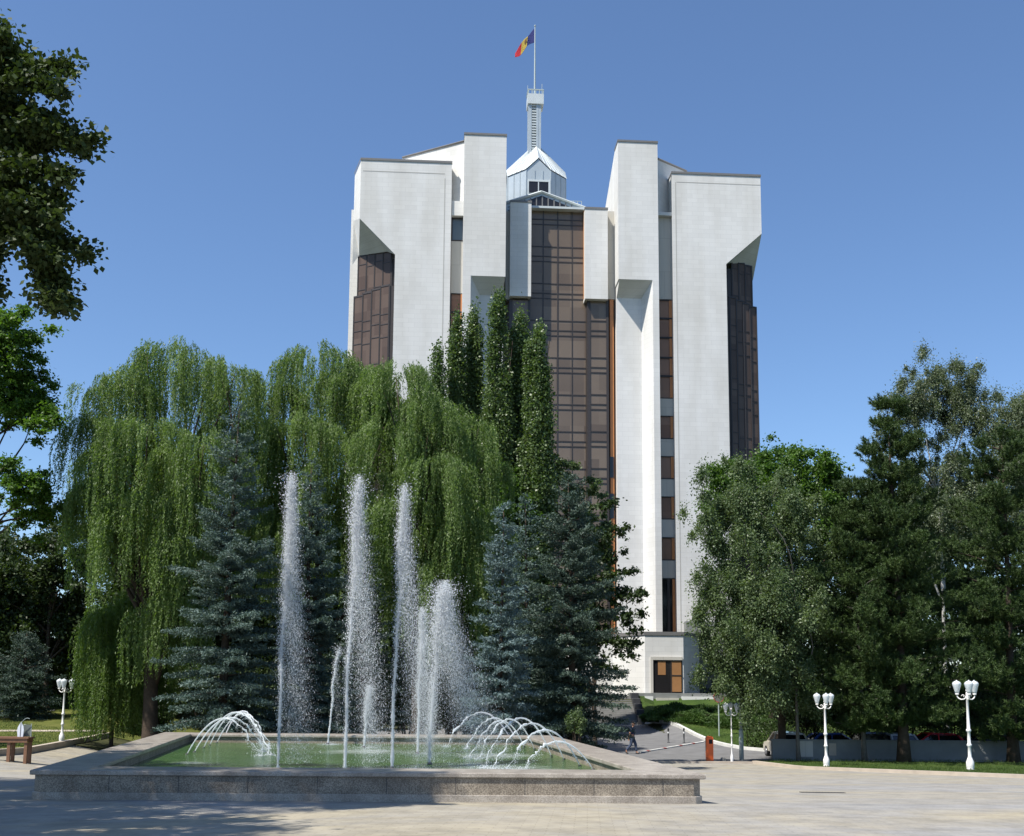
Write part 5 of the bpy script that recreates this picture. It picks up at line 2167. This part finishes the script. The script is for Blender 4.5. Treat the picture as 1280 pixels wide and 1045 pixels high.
# ------------------------------------------------------------------ litter bin, poles, bollards
def small_things():
    p = ground_hit(887, 952)
    s = FPX / p[1]
    h = (952 - 921) / s
    t = thing('litter_bin', 'orange upright litter bin with a dark mouth at the edge of the paving', 'litter bin', p)
    w_ = .19
    m = MB()
    sq = lambda a, z: [(-a, -a * .8, z), (a, -a * .8, z), (a, a * .8, z), (-a, a * .8, z)]
    m.loft([sq(w_ * .98, 0), sq(w_, .02), sq(w_ * 1.02, h * .72), sq(w_ * 1.02, h * .90), sq(w_ * .96, h * .945), sq(w_ * .80, h * .98), sq(w_ * .50, h)])
    m.build('body', 'orange_plastic', t, bevel=.03)
    m = MB()
    m.box(-w_ * .25, w_ * .75, -w_ * .86, -w_ * .80, h * .70, h * .87)
    m.build('mouth', 'bin_mouth', t)
    m = MB()
    m.box(-w_ * 1.06, w_ * 1.06, -w_ * .87, w_ * .87, h * .90, h * .925)
    m.build('lid_rim', 'orange_plastic', t)
    m = MB()
    m.box(-w_ * 1.04, w_ * 1.04, -w_ * .86, w_ * .86, 0.0, .05)
    m.build('foot', 'dark_stone', t)

    p = ground_hit(927, 949.5)
    t = thing('lighting_mast', 'tall plain grey green steel pole rising into the birch twigs', 'pole', p)
    m = MB()
    m.lathe([(.13, -.2), (.13, 1.6), (.11, 1.64)], 12)
    m.build('base_sleeve', 'grey_pole', t, smooth=True)
    m = MB()
    m.lathe([(.085, 1.641), (.075, 5.2), (.07, 5.22)], 12)
    m.build('pole', 'grey_pole', t, smooth=True)

    p = ground_hit(899, 922)
    t = thing('road_sign', 'round road sign seen from behind on a thin grey post by the hedge', 'road sign', p)
    s = FPX / p[1]
    h = (922 - 866) / s
    m = MB()
    m.tube([(0, 0, -.2), (0, 0, h)], .045, 8)
    m.build('post', 'grey_pole', t)
    m = MB()
    K = 22
    m.hull8([(.36 * math.cos(i * 6.283 / K), -.06, h - .36 + .36 * math.sin(i * 6.283 / K)) for i in range(K)], [(.36 * math.cos(i * 6.283 / K), -.085, h - .36 + .36 * math.sin(i * 6.283 / K)) for i in range(K)])
    d = m.build('disc', 'coping_metal', t)
    m = MB()
    for i in range(K):
        a, b = i * 6.283 / K, (i + 1) * 6.283 / K
        m.hull8([(r * math.cos(q), -.088, h - .36 + r * math.sin(q)) for r, q in ((.335, a), (.365, a), (.365, b), (.335, b))], [(r * math.cos(q), -.05, h - .36 + r * math.sin(q)) for r, q in ((.335, a), (.365, a), (.365, b), (.335, b))])
    m.build('rim', 'sign_red', d)

    for k, (px, lab) in enumerate(((835.5, 'thin black bollard in the road nearer the walking person'), (855, 'thin black bollard in the road nearer the white kerb'))):
        p = ground_hit(px, 928.5, -.03)
        t = thing('bollard', lab, 'bollard', p, 0, 'black bollards in the road')
        m = MB()
        m.lathe([(.09, 0), (.09, .03), (.05, .05), (.05, .82), (.065, .84), (.065, .92), (.03, .98)], 10)
        m.build('post', 'dark_post', t, smooth=True)
        m = MB()
        m.lathe([(.053, .62), (.053, .72)], 10)
        m.build('band', 'white_paint', t)

    # painted strip across the road
    a, b = ground_hit(801, 941, -.03), ground_hit(880, 927.5, -.03)
    t = thing('painted_kerb', 'low white kerb strip with red blocks laid across the road', 'kerb')
    A, B = Vector((a[0], a[1])), Vector((b[0], b[1]))
    n = 24
    e = (B - A) / n
    nn = Vector((-e.y, e.x)).normalized() * .11
    for i in range(n):
        p0, p1 = A + e * i, A + e * (i + .985)
        g0, g1 = gzf(*p0) - .03, gzf(*p1) - .03
        red = i in (2, 8, 14, 19)
        m = MB()
        m.hull8([(p0.x + nn.x, p0.y + nn.y, g0 - .1), (p1.x + nn.x, p1.y + nn.y, g1 - .1), (p1.x - nn.x, p1.y - nn.y, g1 - .1), (p0.x - nn.x, p0.y - nn.y, g0 - .1)],
                [(p0.x + nn.x * .8, p0.y + nn.y * .8, g0 + .07), (p1.x + nn.x * .8, p1.y + nn.y * .8, g1 + .07), (p1.x - nn.x * .8, p1.y - nn.y * .8, g1 + .07), (p0.x - nn.x * .8, p0.y - nn.y * .8, g0 + .07)])
        m.build('red_block' if red else 'white_block', 'red_kerb' if red else 'white_kerb', t)

    # boulder by the lamp
    p = ground_hit(904, 951.5)
    rng = np.random.default_rng(9)
    m = MB()
    loops = []
    for i, (r, z) in enumerate(((.16, -.08), (.19, .02), (.16, .14), (.09, .21))):
        loops.append([(r * (1 + .25 * rng.normal() * .5) * math.cos(j * .698) + .0, r * .8 * math.sin(j * .698) * (1 + .12 * rng.normal()), z) for j in range(9)])
    m.loft(loops)
    o = m.build('stone_block', 'step_stone', None)
    o.location = p
    tag(o, 'small rough stone on the kerb beside the slim lamp', 'stone')

    # drain slot in the plaza
    p = ground_hit(1027, 991)
    m = MB()
    for k in range(14):
        m.box(-.52 + k * .08, -.52 + k * .08 + .045, -.07, .07, .0, .012)
    m.box(-.56, .60, -.10, -.072, 0, .014)
    m.box(-.56, .60, .072, .10, 0, .014)
    o = m.build('drain_grate', 'dark_stone', None)
    o.location = (p[0], p[1], p[2] + .002)
    o.rotation_euler = (-math.atan(.045), 0, R(-4))
    tag(o, 'narrow dark drain grate set in the paving at the right', 'drain grate')


small_things()


# ------------------------------------------------------------------ low concrete wall and parked cars
def low_wall():
    t = thing('concrete_wall', 'long low grey concrete wall behind the right grass strip', 'wall')
    y0, y1 = 61.2, 61.55
    x0 = at(966, 947, y0).x
    zt = at(1020, 924.5, y0).z
    m = MB()
    m.box(x0, 62, y0, y1, -.3, zt - .08)
    m.build('wall_body', 'grey_concrete', t)
    m = MB()
    x = x0 - .05
    while x < 62:
        m.box(x, min(x + 2.98, 62), y0 - .05, y1 + .05, zt - .078, zt)
        x += 3.0
    m.build('capping', 'grey_concrete', t)
    m = MB()
    xa, xb = at(995, 935, y0).x, at(1016, 935, y0).x
    m.box(xa, xb, y0 - .03, y0 - .002, .22, zt - .09)
    m.build('patch_panel', 'panel_stone', t)
    m = MB()
    xa, xb = at(1036, 935, y0).x, at(1045, 935, y0).x
    m.box(xa, xb, y0 - .05, y0 - .002, .3, zt - .2)
    m.build('meter_box', 'kerb_stone', t)
    return zt


low_wall()


def make_car(label, x, y, rz, paint, kind='sedan'):
    z = gzf(x, y) - .03
    t = thing('parked_car', label, 'car', (x, y, z), rz, 'cars parked behind the low wall')
    hw = .85
    prof = {'sedan': ([(-2.15, .32), (-2.18, .62), (-2.1, .86), (-1.25, .93), (1.0, .93), (2.0, .80), (2.16, .62), (2.15, .32)], [(-1.55, .92), (-.95, 1.38), (.35, 1.42), (1.15, .93)]),
            'hatch': ([(-1.85, .32), (-1.9, .65), (-1.82, .92), (.95, .93), (1.75, .82), (1.9, .62), (1.88, .32)], [(-1.78, .91), (-1.35, 1.42), (.2, 1.46), (1.05, .93)]),
            'van': ([(-2.2, .35), (-2.25, .7), (-2.2, 1.0), (1.3, 1.0), (2.05, .92), (2.2, .65), (2.18, .35)], [(-2.15, .99), (-2.0, 1.75), (.7, 1.8), (1.5, 1.0)])}[kind]
    low, cab = prof
    m = MB()
    n = len(low)
    loops = []
    for yy, k in ((-hw, .9), (-hw * .96, 1.0), (hw * .96, 1.0), (hw, .9)):
        loops.append([(px_ * (.985 if k < 1 else 1), yy, .32 + (pz - .32) * (.97 if k < 1 else 1)) for px_, pz in low])
    m.loft(loops)
    m.build('body', paint, t, bevel=.04)
    # cabin: glass block with painted roof and pillars
    ins = .14
    b = [(cab[0][0], cab[0][1]), (cab[3][0], cab[3][1])]
    tp = [(cab[1][0], cab[1][1]), (cab[2][0], cab[2][1])]
    m = MB()
    w0, w1 = hw - .06, hw - .06 - ins
    m.hull8([(b[0][0], -w0, b[0][1] - .03), (b[1][0], -w0, b[1][1] - .03), (b[1][0], w0, b[1][1] - .03), (b[0][0], w0, b[0][1] - .03)],
            [(tp[0][0], -w1, tp[0][1]), (tp[1][0], -w1, tp[1][1]), (tp[1][0], w1, tp[1][1]), (tp[0][0], w1, tp[0][1])])
    m.build('cabin_glass', 'car_glass', t, bevel=.02)
    m = MB()
    m.hull8([(tp[0][0] - .08, -w1 - .03, tp[0][1] - .05), (tp[1][0] + .1, -w1 - .03, tp[1][1] - .06), (tp[1][0] + .1, w1 + .03, tp[1][1] - .06), (tp[0][0] - .08, w1 + .03, tp[0][1] - .05)],
            [(tp[0][0] + .05, -w1 + .06, tp[0][1] + .05), (tp[1][0] - .05, -w1 + .06, tp[1][1] + .05), (tp[1][0] - .05, w1 - .06, tp[1][1] + .05), (tp[0][0] + .05, w1 - .06, tp[0][1] + .05)])
    for sd in (-1, 1):
        for (p0, p1, wd) in (((b[0][0], b[0][1] - .03), tp[0], .07), ((b[1][0], b[1][1] - .03), tp[1], .05), ((-.25, b[1][1] - .03), (-.25, tp[1][1]), .04)):
            m.tube([(p0[0], sd * (w0 + .012), p0[1]), (p1[0], sd * (w1 + .012), p1[1])], wd, 5)
    m.build('roof', paint, t)
    for sx in (low[1][0] * .64, low[-2][0] * .64):
        for sd in (-1, 1):
            m = MB()
            K = 18
            m.hull8([(sx + .31 * math.cos(i * 6.283 / K), sd * (hw - .17), .31 + .31 * math.sin(i * 6.283 / K)) for i in range(K)], [(sx + .31 * math.cos(i * 6.283 / K), sd * (hw + .015), .31 + .31 * math.sin(i * 6.283 / K)) for i in range(K)])
            wh = m.build('wheel', 'rubber', t)
            m = MB()
            m.hull8([(sx + .19 * math.cos(i * 6.283 / K), sd * (hw + .005), .31 + .19 * math.sin(i * 6.283 / K)) for i in range(K)], [(sx + .18 * math.cos(i * 6.283 / K), sd * (hw + .03), .31 + .18 * math.sin(i * 6.283 / K)) for i in range(K)])
            m.build('rim', 'chrome', wh)
    for sx, mt, nm in ((low[-2][0] - .05, 'lamp_globe', 'headlight'), (low[1][0] - .02, 'sign_red', 'tail_light')):
        for sd in (-1, 1):
            m = MB()
            m.box(sx, sx + .09, sd * .62 - .17, sd * .62 + .17, .60, .74)
            m.build(nm, mt, t)
    for sx in (low[-2][0] - .04, low[1][0] - .06):
        m = MB()
        m.box(sx, sx + .12, -hw + .03, hw - .03, .36, .50)
        m.build('bumper', 'rubber', t)


mat_simple('paint_cream', (0.52, 0.48, 0.38), .3, coat=.6)
mat_simple('paint_blue', (0.035, 0.085, 0.36), .25, coat=.8)
mat_simple('paint_dark', (0.02, 0.025, 0.03), .25, coat=.8)
mat_simple('paint_red', (0.62, 0.012, 0.018), .3, coat=.8)
mat_simple('paint_silver', (0.42, 0.43, 0.43), .3, coat=.6)
for (px, y, rz, paint, kind, lab) in (
        (982, 64.4, R(92), 'paint_cream', 'hatch', 'cream car at the left end of the low grey wall'),
        (1040, 64.4, R(3), 'paint_blue', 'sedan', 'blue car whose roof shows beside the lamp by the grey wall'),
        (1092, 64.6, R(-88), 'paint_dark', 'hatch', 'black car between the blue car and the silver one'),
        (1120, 64.6, R(92), 'paint_silver', 'sedan', 'silver car just left of the thick pine trunk'),
        (1162, 64.4, R(180), 'paint_red', 'hatch', 'bright red car behind the low wall under the pines'),
        (1225, 64.5, R(176), 'paint_dark', 'hatch', 'dark car behind the right lamp next to the red one')):
    q = at(px, 915, y)
    make_car(lab, q.x, y, rz, paint, kind)


# ------------------------------------------------------------------ stairs, hedges, bushes
def stairs():
    t = thing('stone_stairs', 'grey stone stairs with stepped dark side blocks leading up to the tower', 'stairs')
    x0, x1 = 4.6, 10.0
    n = 14
    z0, z1 = gzf(8, 85.9) - .03, 3.2
    for i in range(n):
        ya = 86.0 + i * .40
        za = z0 + (z1 - z0) * (i + 1) / n
        m = MB()
        m.box(x0, x1, ya, ya + .42 + (n - i) * .02, z0 - 1.0, za)
        m.build('step', 'step_stone', t)
    for i in range(5):
        ya = 85.8 + i * 1.2
        zt = z0 + (z1 - z0) * (i + 1) / 5 + .28
        m = MB()
        m.box(x1 + .004, x1 + .62, ya, ya + 1.196, z0 - 1, zt)
        m.build('side_block', 'dark_stone', t, bevel=.03)


stairs()


def bushes():
    # juniper mounds on the bank, each its own
    spots = []
    rng = np.random.default_rng(77)
    labs = ['low juniper bush nearest the stone stairs on the bank', 'juniper bush below the left parapet length before the door', 'juniper bush below the middle of the parapet',
            'juniper bush below the right end of the door terrace', 'juniper bush behind the round road sign', 'juniper bush behind the slim lamp',
            'juniper bush behind the tall grey pole', 'juniper bush in the shade under the birch', 'front juniper bush left of the road sign above the white kerb',
            'front juniper bush right of the road sign', 'juniper bush beneath the birch crown near its trunk', 'small front juniper bush at the bend of the white kerb']
    data = [(822, 897, 19, 17, 83.5), (843, 893, 21, 16, 85.5), (866, 892, 22, 16, 86), (890, 892, 22, 16, 86), (912, 894, 20, 16, 85), (934, 896, 22, 17, 84), (958, 898, 22, 17, 83), (985, 900, 24, 18, 82),
            (868, 903, 26, 14, 80.5), (912, 906, 28, 13, 79), (945, 907, 26, 13, 78), (838, 905, 18, 10, 81.5)]
    for (px, py, rx, rz, y), lab in zip(data, labs):
        q = at(px, py, y)
        s = FPX / y
        z = gzf(q.x, y)
        cz = q.z - z
        r1, r2 = rx / s * 1.25, min(1.3, max(.75, (cz + .3) * .9))
        t = thing('juniper_bush', lab, 'bush', (q.x, y, z), 0, 'juniper bushes on the bank')
        n = 9000
        d = unit(rng.normal(size=(n, 3)))
        d[:, 2] = np.abs(d[:, 2]) * 1.0 - .15
        rr = (.55 + .45 * rng.random(n) ** .6) * (1 + .16 * np.sin(d[:, 0] * 7 + px) + .14 * np.sin(d[:, 1] * 8 + px * 2) + .12 * np.sin(d[:, 2] * 9 + px))
        C = d * rr[:, None] * np.array([r1, r1 * .9, r2]) + np.array([0, 0, min(.35, max(.1, cz - .4))])
        A = unit(d + rng.normal(size=(n, 3)) * .6 + np.array([0, 0, .5]))
        L = .19 * (.6 + .8 * rng.random(n))
        V, Q = leaf_quads(C, L, L * .3, rng, A)
        tint = .5 + .35 * np.sin(C[:, 0] * 3.1 + px) * np.sin(C[:, 1] * 2.7) + .35 * (rng.random(n) - .5)
        m = MB()
        for k in range(7):
            a = k * .9
            m.tube([(0, 0, -.2), (math.cos(a) * r1 * .4, math.sin(a) * r1 * .4, r2 * .5), (math.cos(a) * r1 * .75, math.sin(a) * r1 * .7, r2 * .8)], [.04, .03, .01], 5)
        m.build('stem', 'bark', t)
        o = link_mesh('foliage', quad_mesh('foliage', V, Q, tint), 'leaf_juniper', t)


bushes()


def hedge(name, label, pts, hgt, wid, seed, mat):
    rng = np.random.default_rng(seed)
    P = resample(pts, .5)
    t = thing(name, label, 'hedge', (P[0].x, P[0].y, gzf(P[0].x, P[0].y)))
    Cs = []
    for p in P:
        g = gzf(p.x, p.y)
        n = 520
        c = rng.random((n, 3)) * np.array([.56, wid, hgt]) - np.array([.28, wid / 2, 0])
        Cs.append(c + np.array([p.x, p.y, g]) + rng.normal(size=(n, 3)) * .05)
    C = np.concatenate(Cs) - np.array(t.location)
    L = .11 * (.6 + .8 * rng.random(len(C)))
    V, Q = leaf_quads(C, L, L * .6, rng)
    link_mesh('foliage', quad_mesh('foliage', V, Q, rng.random(len(C))), mat, t)
    m = MB()
    for p in P[::3]:
        g = gzf(p.x, p.y) - t.location.z
        m.tube([(p.x - P[0].x, p.y - P[0].y, g - .2), (p.x - P[0].x, p.y - P[0].y, g + hgt * .8)], [.04, .015], 5)
    m.build('stems', 'bark', t)


hedge('clipped_hedge', 'low clipped hedge along the top of the left lawn', [(-50, 82.5), (-30, 81.0)], 1.0, .9, 5, 'leaf_juniper')
hedge('clipped_hedge', 'dark hedge in the shade behind the parked cars', [(15, 69.5), (34, 68.5), (44, 68.3)], 1.7, 1.2, 6, 'leaf_dark')


def shrub(name, label, px, py, y, rx, rz, seed, mat, n=5200, ls=.16, group=None):
    rng = np.random.default_rng(seed)
    q = at(px, py, y)
    s = FPX / y
    z = gzf(q.x, y)
    t = thing(name, label, 'shrub', (q.x, y, z), 0, group)
    cz = max(.3, q.z - z)
    d = unit(rng.normal(size=(n, 3)))
    rr = (.35 + .65 * rng.random(n) ** .5) * (1 + .18 * np.sin(d[:, 0] * 6 + seed) + .16 * np.sin(d[:, 1] * 7 + seed * 2) + .14 * np.sin(d[:, 2] * 8))
    C = d * rr[:, None] * np.array([rx / s, rx / s * .9, rz / s]) + np.array([0, 0, cz])
    C = C[C[:, 2] > .02]
    n = len(C)
    L = ls * (.6 + .8 * rng.random(n))
    V, Q = leaf_quads(C, L, L * .6, rng)
    link_mesh('foliage', quad_mesh('foliage', V, Q, .5 * rng.random(n) + .25 + .25 * np.sin(C[:, 0] * 4)), mat, t)
    m = MB()
    for k in range(6):
        a = k * 1.05
        m.tube([(0, 0, -.2), (math.cos(a) * rx / s * .4, math.sin(a) * rx / s * .4, cz * .8), (math.cos(a) * rx / s * .6, math.sin(a) * rx / s * .6, cz * 1.1)], [.05, .03, .01], 5)
    m.build('stem', 'bark', t)


UG = 'dark shrubs added to fill the shade beneath the trees'  # added shrubs whose dark leaves stand in for shade under the trees
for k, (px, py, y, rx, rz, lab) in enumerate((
        (15, 850, 84, 60, 30, 'dark fill shrub for the shade above the left lawn at the picture edge'),
        (75, 850, 85, 50, 32, 'dark fill shrub for the shade above the left lawn left of the lamp'),
        (130, 845, 83, 50, 40, 'dark fill shrub behind the trailing young willow'),
        (200, 850, 78, 46, 42, 'dark fill shrub behind the left spruce trunk'),
        (255, 855, 76, 46, 40, 'dark fill shrub between the two left spruces'),
        (330, 855, 78, 46, 40, 'dark fill shrub behind the left arching streams'),
        (395, 860, 74, 46, 38, 'dark fill shrub beneath the second blue spruce'),
        (450, 862, 72, 44, 40, 'dark fill shrub behind the second tall jet'),
        (510, 864, 70, 44, 42, 'dark fill shrub behind the third tall jet'),
        (565, 864, 70, 44, 46, 'dark fill shrub behind the bushy jet'),
        (620, 866, 68, 46, 40, 'dark fill shrub behind the palest spruce foot'),
        (690, 868, 66, 50, 40, 'dark fill shrub behind the broad dark spruce foot'))):
    shrub('shrub', lab, px, py, y, rx, rz, 900 + k, 'leaf_dark', 5200, .24, UG)  # added to fill the shaded ground behind willows and spruces
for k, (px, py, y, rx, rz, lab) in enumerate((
        (1010, 880, 66.2, 44, 34, 'dark fill shrub behind the cream car'), (1070, 876, 66.6, 46, 40, 'dark fill shrub behind the blue car'),
        (1130, 874, 66.4, 46, 42, 'dark fill shrub behind the thick pine trunk'), (1190, 874, 66.6, 46, 42, 'dark fill shrub behind the red car'),
        (1255, 872, 66.4, 50, 44, 'dark fill shrub behind the right lamp at the picture edge'))):
    shrub('shrub', lab, px, py, y, rx, rz, 950 + k, 'leaf_dark', 7000, .2, UG)  # added dark foliage in place of the shade behind the cars
shrub('shrub', 'dark shrub added over shaded soil right of the trailing young willow before the big willow trunk', 182, 898, 69, 34, 24, 960, 'leaf_dark', 6000, .2, UG)  # added where bare soil only lies in shade
shrub('shrub', 'small pale green shrub at the foot of the broad dark spruce', 721, 903, 47.5, 13, 16, 930, 'leaf_birch', 1600, .10)


# ------------------------------------------------------------------ table and things on it at the far left
def left_corner():
    px0, px1 = -12, 38
    y = 49.5
    a, b = at(px0, 946, y), at(px1, 946, y)
    g = gzf(b.x, y)
    zt = at(20, 921, y).z
    t = thing('wooden_table', 'brown wooden table with square legs at the left picture edge', 'table', (b.x, y, g))
    L = b.x - a.x
    m = MB()
    for k in range(4):
        m.box(-L, 0, -.34 + k * .17, -.34 + k * .17 + .16, zt - g - .07, zt - g)
    m.build('table_top', 'wood_brown', t)
    m = MB()
    m.box(-L + .06, -.06, -.30, -.26, zt - g - .24, zt - g - .072)
    m.box(-L + .06, -.06, .26, .30, zt - g - .24, zt - g - .072)
    m.build('apron', 'wood_brown', t)
    for dx in (-.14, -.9, -1.7):
        for dy in (-.25, .17):
            m = MB()
            m.box(dx - .07, dx + .07, dy, dy + .1, 0, zt - g - .241)
            m.build('leg', 'wood_brown', t)
    # white shield shaped panel and a grey one behind it
    s = FPX / y
    q = at(26, 920.5, y)
    t2 = thing('display_panel', 'white pointed shield shaped panel standing on the wooden table', 'panel', (q.x, y - .05, zt))
    w_, h_ = 4.2 / s, 18 / s
    m = MB()
    out = [(-w_ * .8, 0), (w_ * .8, 0), (w_, h_ * .45), (w_ * .8, h_ * .7), (0, h_), (-w_ * .8, h_ * .7), (-w_, h_ * .45)]
    m.hull8([(u, -.02, z) for u, z in out], [(u, .02, z) for u, z in out])
    m.build('sheet', 'sheet_white', t2, bevel=.008)
    m = MB()
    m.box(-.012, .012, -.034, -.021, .02, h_ * .93)
    m.build('rib', 'coping_metal', t2)
    m = MB()
    pts = [(0, 0, h_)]
    for k in range(8):
        pts.append((.05 * k + .02, .0, h_ + .18 * math.sin(k / 7 * 2.2)))
    m.tube(pts, .012, 5)
    m.build('wire_loop', 'grey_pole', t2)
    t3 = thing('wire_rack', 'grey framed rack behind the white panel on the table', 'rack', (at(34, 920, y + .12).x, y + .12, zt))
    w3, h3 = 4.6 / s, 15 / s
    m = MB()
    m.tube([(-w3, 0, .0), (-w3, 0, h3), (w3, 0, h3 * 1.05), (w3, 0, .0)], .016, 5)
    m.build('frame', 'grey_pole', t3)
    m = MB()
    m.box(-w3 + .02, w3 - .02, -.008, .008, .02, h3 * .97)
    m.build('back_sheet', 'sheet_grey', t3)


left_corner()


# ------------------------------------------------------------------ the walking person
def person():
    p = ground_hit(790.5, 942.5, -.03)
    sc = FPX / p[1]
    H = (942.5 - 903.5) / sc
    k = H / 1.76
    root = thing('person', 'person in a dark blue shirt and jeans walking across the road', 'person', p, R(-18))

    def skin(name, pts, edges, mat, parent, sub=2, rootv=0):
        me = bpy.data.meshes.new(name)
        me.from_pydata([tuple(Vector(q[:3]) * k) for q in pts], edges, [])
        o = link_mesh(name, me, mat, parent)
        md = o.modifiers.new('skin', 'SKIN')
        md.use_smooth_shade = True
        sv = me.skin_vertices[0].data
        for i, q in enumerate(pts):
            r = q[3]
            sv[i].radius = ((r if not isinstance(r, tuple) else r[0]) * k, (r if not isinstance(r, tuple) else r[1]) * k)
            sv[i].use_root = (i == rootv)
        ss = o.modifiers.new('sub', 'SUBSURF')
        ss.levels = ss.render_levels = sub
        return o

    # faces +x. pelvis, spine, neck, head; legs mid stride; arms swinging
    B = [(0, 0, .95, .13), (0.01, 0, 1.15, .12), (.02, 0, 1.36, .13), (.03, 0, 1.47, .06), (.05, 0, 1.55, .055), (.06, 0, 1.62, .085), (.06, 0, 1.70, .085),
         (.0, .09, .90, .09), (.17, .10, .52, .062), (.20, .10, .12, .042), (.31, .10, .045, .035),
         (.0, -.09, .90, .09), (-.06, -.10, .50, .062), (-.33, -.10, .19, .042), (-.29, -.10, .06, .034),
         (.02, .17, 1.42, .062), (-.10, .23, 1.15, .045), (-.06, .25, .92, .034), (-.04, .25, .86, .03),
         (.02, -.17, 1.42, .062), (-.09, -.22, 1.14, .045), (-.16, -.24, .90, .034), (-.17, -.24, .84, .03)]
    E = [(0, 1), (1, 2), (2, 3), (3, 4), (4, 5), (5, 6), (0, 7), (7, 8), (8, 9), (9, 10), (0, 11), (11, 12), (12, 13), (13, 14), (2, 15), (15, 16), (16, 17), (17, 18), (2, 19), (19, 20), (20, 21), (21, 22)]
    # fingers and thumbs grow out of the palms
    for base, sx in ((18, -.04), (22, -.17)):
        hx, hy, hz = B[base][:3]
        for f, (dx, ln) in enumerate(((.026, .075), (.010, .088), (-.008, .082), (-.025, .066))):
            i0 = len(B)
            B += [(hx + dx, hy, hz - .035, .010), (hx + dx + .006, hy, hz - .035 - ln * .55, .009), (hx + dx + .018, hy, hz - .035 - ln, .007)]
            E += [(base, i0), (i0, i0 + 1), (i0 + 1, i0 + 2)]
        i0 = len(B)
        B += [(hx + .04, hy - .01, hz + .0, .012), (hx + .06, hy - .012, hz - .05, .009)]
        E += [(base, i0), (i0, i0 + 1)]
    body = skin('body', B, E, 'skin', root)
    # nose, ears as gentle bumps belong to the head
    S = [(0, 0, .92, .145), (0.01, 0, 1.15, .145), (.02, 0, 1.36, .155), (.03, 0, 1.45, .085),
         (.02, .18, 1.42, .078), (-.045, .215, 1.27, .068), (-.08, .225, 1.19, .064), (.02, -.18, 1.42, .078), (-.045, -.215, 1.27, .068), (-.08, -.225, 1.19, .064)]
    skin('shirt', S, [(0, 1), (1, 2), (2, 3), (2, 4), (4, 5), (5, 6), (2, 7), (7, 8), (8, 9)], 'navy_cloth', root)
    Tz = [(0, 0, .97, .15), (.0, .09, .88, .115), (.17, .10, .52, .085), (.20, .10, .13, .07), (.0, -.09, .88, .115), (-.06, -.10, .50, .085), (-.32, -.10, .20, .07)]
    skin('trousers', Tz, [(0, 1), (1, 2), (2, 3), (0, 4), (4, 5), (5, 6)], 'denim', root)
    Hh = [(.03, 0, 1.68, .085), (.055, 0, 1.715, .095), (.10, 0, 1.73, .07), (.0, 0, 1.62, .07)]
    skin('hair', Hh, [(3, 0), (0, 1), (1, 2)], 'hair', root)
    for (hx, hy, hz, ang) in ((.20, .10, .045, 0), (-.335, -.10, .09, .7)):
        ca, sa = math.cos(ang), math.sin(ang)
        pts = [(hx - .05 * ca, hy, hz + .05 * sa, .045), (hx + .06 * ca, hy, hz - .06 * sa, .042), (hx + .17 * ca, hy, hz - .10 * sa - .008, .034)]
        skin('shoe', pts, [(0, 1), (1, 2)], 'shoe_dark', root, 1)
    # face
    m = MB()
    for sd in (-1, 1):
        m.lathe([(.001, -.012), (.012, 0), (.001, .012)], 8, (.142, sd * .032, 1.645))
    for i in range(len(m.v)):
        m.v[i] = tuple(c * k for c in m.v[i])
    m.build('eyes', 'hair', root)
    m = MB()
    m.hull8([(.13, -.018, 1.60), (.168, -.01, 1.595), (.168, .01, 1.595), (.13, .018, 1.60)], [(.135, -.008, 1.65), (.146, -.004, 1.65), (.146, .004, 1.65), (.135, .008, 1.65)])
    m.v = [tuple(c * k for c in v) for v in m.v]
    m.build('nose', 'skin', root, bevel=.003)
    m = MB()
    for sd in (-1, 1):
        m.lathe([(.004, -.032), (.018, -.015), (.02, .012), (.006, .032)], 8, (.055, sd * .088, 1.64))
    m.v = [tuple(c * k for c in v) for v in m.v]
    m.build('ears', 'skin', root, smooth=True)
    m = MB()
    m.box(.138, .147, -.024, .024, 1.572, 1.58)
    m.v = [tuple(c * k for c in v) for v in m.v]
    m.build('mouth', 'sign_red', root)


person()


# ------------------------------------------------------------------ grass blades along the lawns
def grass(name, regions, seed, h=.10):
    rng = np.random.default_rng(seed)
    Cs = []
    for (poly, n, off) in regions:
        P = np.array(poly)
        lo, hi = P.min(0), P.max(0)
        pts = lo + rng.random((n, 2)) * (hi - lo)
        ins = np.zeros(len(pts), bool)
        j = len(P) - 1
        for i in range(len(P)):
            c = ((P[i, 1] > pts[:, 1]) != (P[j, 1] > pts[:, 1])) & (pts[:, 0] < (P[j, 0] - P[i, 0]) * (pts[:, 1] - P[i, 1]) / (P[j, 1] - P[i, 1] + 1e-12) + P[i, 0])
            ins ^= c
            j = i
        pts = pts[ins]
        Cs.append(np.concatenate([pts, (gz(pts[:, 0], pts[:, 1]) + off)[:, None]], 1))
    C = np.concatenate(Cs)
    n = len(C)
    L = h * (.5 + 1.0 * rng.random(n))
    A = unit(rng.normal(size=(n, 3)) * np.array([.35, .35, .05]) + np.array([0, 0, 1]))
    C = C + A * (L * .45)[:, None]
    V, Q = leaf_quads(C, L, np.full(n, .022), rng, A)
    o = link_mesh(name, quad_mesh(name, V, Q, .6 * rng.random(n) + .4 * (.5 + .5 * np.sin(C[:, 0] * 1.7) * np.sin(C[:, 1] * 1.3))), 'blade')
    tag(o, kind='stuff')


grass('grass', [([(13.4, 58.4), (15.8, 52.5), (20.4, 42.0), (36, 12), (44, 30), (46, 61), (14.5, 61)], 90000, .08),
                ([(10.9, 85), (12.9, 75.5), (14.1, 71.1), (16.3, 68), (34, 68), (34, 76), (12, 84)], 26000, .09),
                ([(-24.5, 40), (-24.5, 66), (-40, 78), (-48, 70), (-34, 40)], 60000, .085)], 3)
